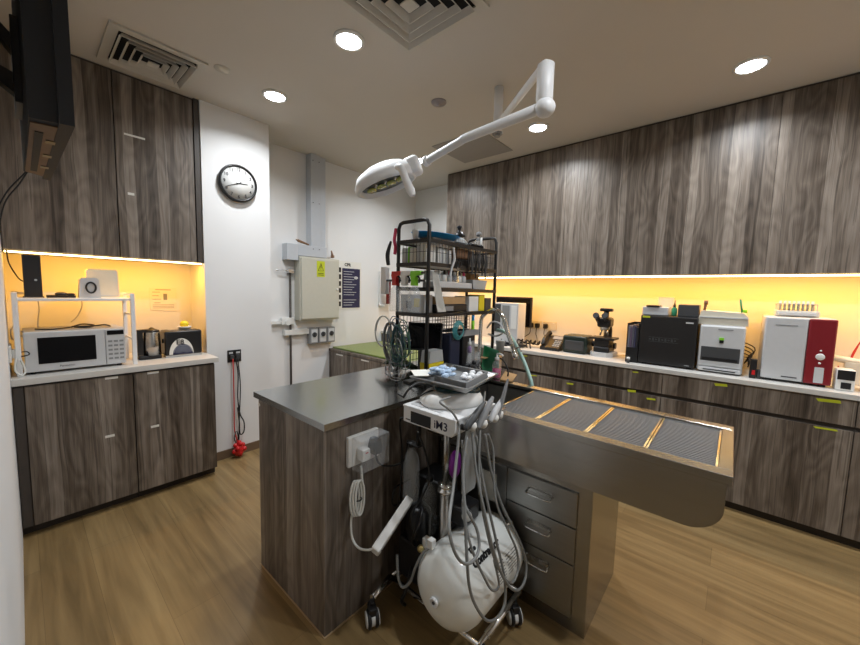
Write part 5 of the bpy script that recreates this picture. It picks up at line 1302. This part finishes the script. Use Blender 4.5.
m = MB().box(1.50, 1.09, .901, 1.68, 1.155, .93, .004).box(1.44, 1.12, .901, 1.50, 1.16, .96, .004)
solo('grey_dish', m, GREY, 'grey steel dish on the worktop behind the instrument tray', 'dish')
# faucet
FX0, FY0 = 1.95, 1.245
t = thing('sink_faucet', 'tall chrome gooseneck spray faucet beside the sink', 'faucet', (FX0, FY0, .90))
MB().lathe([(.026, 0), (.026, .012), (.017, .02), (.017, .05), (.013, .055)], (FX0, FY0, .901)).build('base', CHROME, t)
MB().tube([(FX0, FY0, .95), (FX0, FY0, 1.20), at(483, 316, 0, FX0), at(494.7, 309, 0, FX0), at(503, 317, 0, FX0), at(508, 334, 0, FX0), at(512, 345, 0, FX0)], .0125, 12, curve=True).build('gooseneck', CHROME, t)
MB().tube([at(512, 345, 0, FX0), at(515, 355, 0, FX0), at(516, 359, 0, FX0)], [.014, .019, .020], 14).build('spray_head', CHROME, t)
MB().tube([at(513, 350, 0, FX0), at(519, 347, 0, FX0), at(521, 352, 0, FX0)], .005, 8).build('trigger', CHROME, t)
MB().tube([(FX0, FY0, .94), (FX0-.0, FY0+.04, .955), (FX0, FY0+.07, .97)], .007, 10).build('tap_lever', CHROME, t)
m = MB().tube([at(497, 330, 0, 2.0), at(505, 332, 0, 2.0), at(513, 340, 0, 2.0), at(521, 355, 0, 2.0), at(528, 372, 0, 1.96), at(532, 388, 0, 1.93), Vector((1.93, .86, .70))], .011, 12, curve=True)
solo('pale_hose', m, MINT, 'pale green hose arching down behind the wet table', 'hose')
t = thing('shower_head', 'clear plastic cup hanging beside the faucet arch', 'cup', at(496, 340, 0, 2.02))
m = MB().lathe([(.022, 0), (.028, .07), (.030, .075), (.026, .07), (.020, .004)], at(500, 352, 0, 2.02), seg=20).build('cup', FROST, t)
MB().tube([at(487, 328, 0, 2.02), at(492, 322, 0, 2.02), at(500, 324, 0, 2.02), at(503, 332, 0, 2.02), at(496, 336, 0, 2.02), at(488, 334, 0, 2.02)], .006, 8, curve=True).build('ring_hook', LGREY, t)
m = MB(); rows = []
for v in range(7):
    for u_ in range(6):
        f, g_ = v/6, u_/5
        p = at(484+15*g_-3*f*(1-g_), 345+26*f+6*g_*(1-f), 0, 1.99+.02*math.sin(4*g_+2*f)); rows.append(p)
m.sheet(rows, 6, .006)
solo('green_cloth', m, GREEN, 'bright green cloth draped behind the faucet', 'cloth')
t = thing('soap_bottle', 'magenta soap bottle with white pump beside the sink', 'bottle', (1.90, 1.12, .90))
MB().lathe([(.024, 0), (.026, .004), (.026, .055)], (1.90, 1.085, .903), seg=24).build('liquid', MAGENTA, t)
MB().lathe([(.026, 0), (.028, .004), (.028, .085), (.022, .10), (.012, .11)], (1.90, 1.085, .901), seg=24).build('bottle_body', GLASSY, t)
MB().lathe([(.014, .108), (.015, .125), (.005, .13), (.005, .15)], (1.90, 1.085, .901), seg=16).tube([(1.90, 1.085, 1.05), (1.90, 1.055, 1.05), (1.90, 1.045, 1.04)], .006, 8).build('pump', WHT, t)
t = thing('cardboard_box', 'open brown cardboard box behind the sink', 'box', (2.02, 1.02, .90))
M = Matrix.Translation((2.02, 1.22, .901)) @ Matrix.Rotation(.2, 4, 'Z')
MB(M).box(-.0, -.06, 0, .10, .02, .10, .001).build('body', CARD, t)
MB(M).prism([(-.06, .0), (-.005, -.01), (-.005, .05), (-.05, .06)], 2, .092, .095).build('flap', CARD, t)
m = MB().prism([at(505, 372, 2, .905).xy, at(517, 375, 2, .905).xy, at(512, 382, 2, .905).xy, at(500, 380, 2, .905).xy], 2, .9015, .909)
solo('brown_card', m, CARD, 'flat brown card lying on the table rim behind the sink', 'card')
m = MB().tube([at(497, 358, 0, 1.98), at(503, 360, 0, 1.98), at(508, 370, 0, 1.96), at(507, 380, 0, 1.95)], .005, 8, curve=True)
solo('black_tube', m, CORD, 'black tube curling between the soap bottle and the cardboard box', 'tube')

# ------------------------------------------------------------------ more clutter seen in and on the rack
m = MB().wire_grid((1.52, 1.19, 1.20), (.22, 0, 0), (0, 0, .10), 10, 5, .0016).wire_grid((1.52, 1.19, 1.20), (0, .10, 0), (0, 0, .10), 5, 5, .0016).wire_grid((1.52, 1.29, 1.20), (.22, 0, 0), (0, 0, .10), 10, 5, .0016).wire_grid((1.52, 1.19, 1.20), (.22, 0, 0), (0, .10, 0), 10, 5, .0016)
solo('wire_basket', m, BLKM, 'small black wire basket hung below the lower tier of the rack', 'basket')
random.seed(31)
for j, (lab, mm, c, n_) in enumerate((('tangle of blue grey leads hanging on the left side of the rack', mat('blue_grey_leads', (.10, .15, .22), .4), (1.345, 1.40, 1.14), 9),
        ('tangle of green leads hanging on the left side of the rack', mat('green_leads', (.06, .14, .09), .4), (1.34, 1.37, 1.11), 6),
        ('tangle of pale thin leads low on the left side of the rack', LGREY, (1.345, 1.42, 1.05), 7))):
    m = MB()
    for k in range(n_):
        P = []; r1 = random.uniform(.03, .07); r2 = random.uniform(.06, .12); ph_ = random.uniform(0, 6)
        ox, oy, oz = random.uniform(-.018, .012), random.uniform(-.05, .03), random.uniform(-.05, .06)
        for i in range(13):
            a = ph_+i*2*PI/13*1.1
            P.append((c[0]+ox+.01*math.sin(a*2), c[1]+oy+r1*math.cos(a), c[2]+oz+r2*math.sin(a)+.01*math.sin(3*a)))
        m.tube(P, .0026, 5, curve=True, sub=4)
    solo('lead_tangle', m, mm, lab, 'leads', 'leads hung on the rack side')
cols = [NAVY, GREY, TEAL, WHT, DGREY, PINK, LGREY, BLK]
names_ = ['navy syringe packet standing in the middle of the lower tier', 'grey packet leaning in the lower tier', 'teal packet standing in the lower tier', 'white packet standing in the lower tier', 'dark packet standing in the lower tier', 'pink packet standing in the lower tier', 'pale grey packet at the right of the lower tier', 'black packet at the far right of the lower tier']
for k in range(8):
    x = 1.47+k*.030
    solo('packet', MB(Matrix.Translation((x, 1.34, T3)) @ Matrix.Rotation(.12*((k % 3)-1), 4, 'Y')).box(0, -.03, 0.004, .018, .03, .075+.01*(k % 2), .002), cols[k], names_[k], 'packet', 'packets on the lower tier')
for k in range(5):
    x = 1.45+k*.07
    solo('reel', MB().cyl((x, 1.27, T2+.040), (x, 1.27, T2+.09), .024).cyl((x, 1.27, T2+.09), (x, 1.27, T2+.098), .012), [LGREY, FROST, WHT, DGREY, CREAM][k],
         ['pale grey round pot behind the little bottles, leftmost', 'frosted round pot behind the little bottles', 'white round pot behind the little bottles', 'dark grey round pot behind the little bottles', 'cream round pot behind the little bottles, rightmost'][k], 'pot', 'round pots on the middle tier')
q = thing('scissors', 'pair of black handled scissors hanging at the front of the rack', 'scissors', (1.62, 1.18, 1.5))
for sgn in (-1, 1):
    MB().tube([(1.60+sgn*.014+.012*math.cos(a), 1.182, 1.575+.017*math.sin(a)) for a in [i*PI/6 for i in range(12)]], .004, 6, closed=True).build('handle', BLK, q)
    MB().prism([(1.60+sgn*.012, 1.558), (1.60+sgn*.004, 1.558), (1.60-sgn*.008, 1.47), (1.60-sgn*.004, 1.47)], 1, 1.181+sgn*.001, 1.183+sgn*.001).build('blade', CHROME, q)
solo('white_strap', MB().tube([(1.55, 1.182, 1.66), (1.56, 1.18, 1.60), (1.535, 1.18, 1.54), (1.53, 1.182, 1.50)], [.006, .008, .006, .009], 8, curve=True), LGREY, 'pale twisted strap hanging at the front of the rack beside the scissors', 'strap')
t = thing('steel_jug', 'clear jug with dark contents standing right of the tool holder', 'jug', (1.84, 1.2, .901))
MB().lathe([(.030, 0), (.032, .004), (.034, .15), (.031, .15), (.029, .006)], (1.845, 1.21, .902), seg=24).build('jug_body', GLASSY, t)
MB().lathe([(.027, .006), (.028, .10)], (1.845, 1.21, .902), seg=20).build('contents', BLK, t)
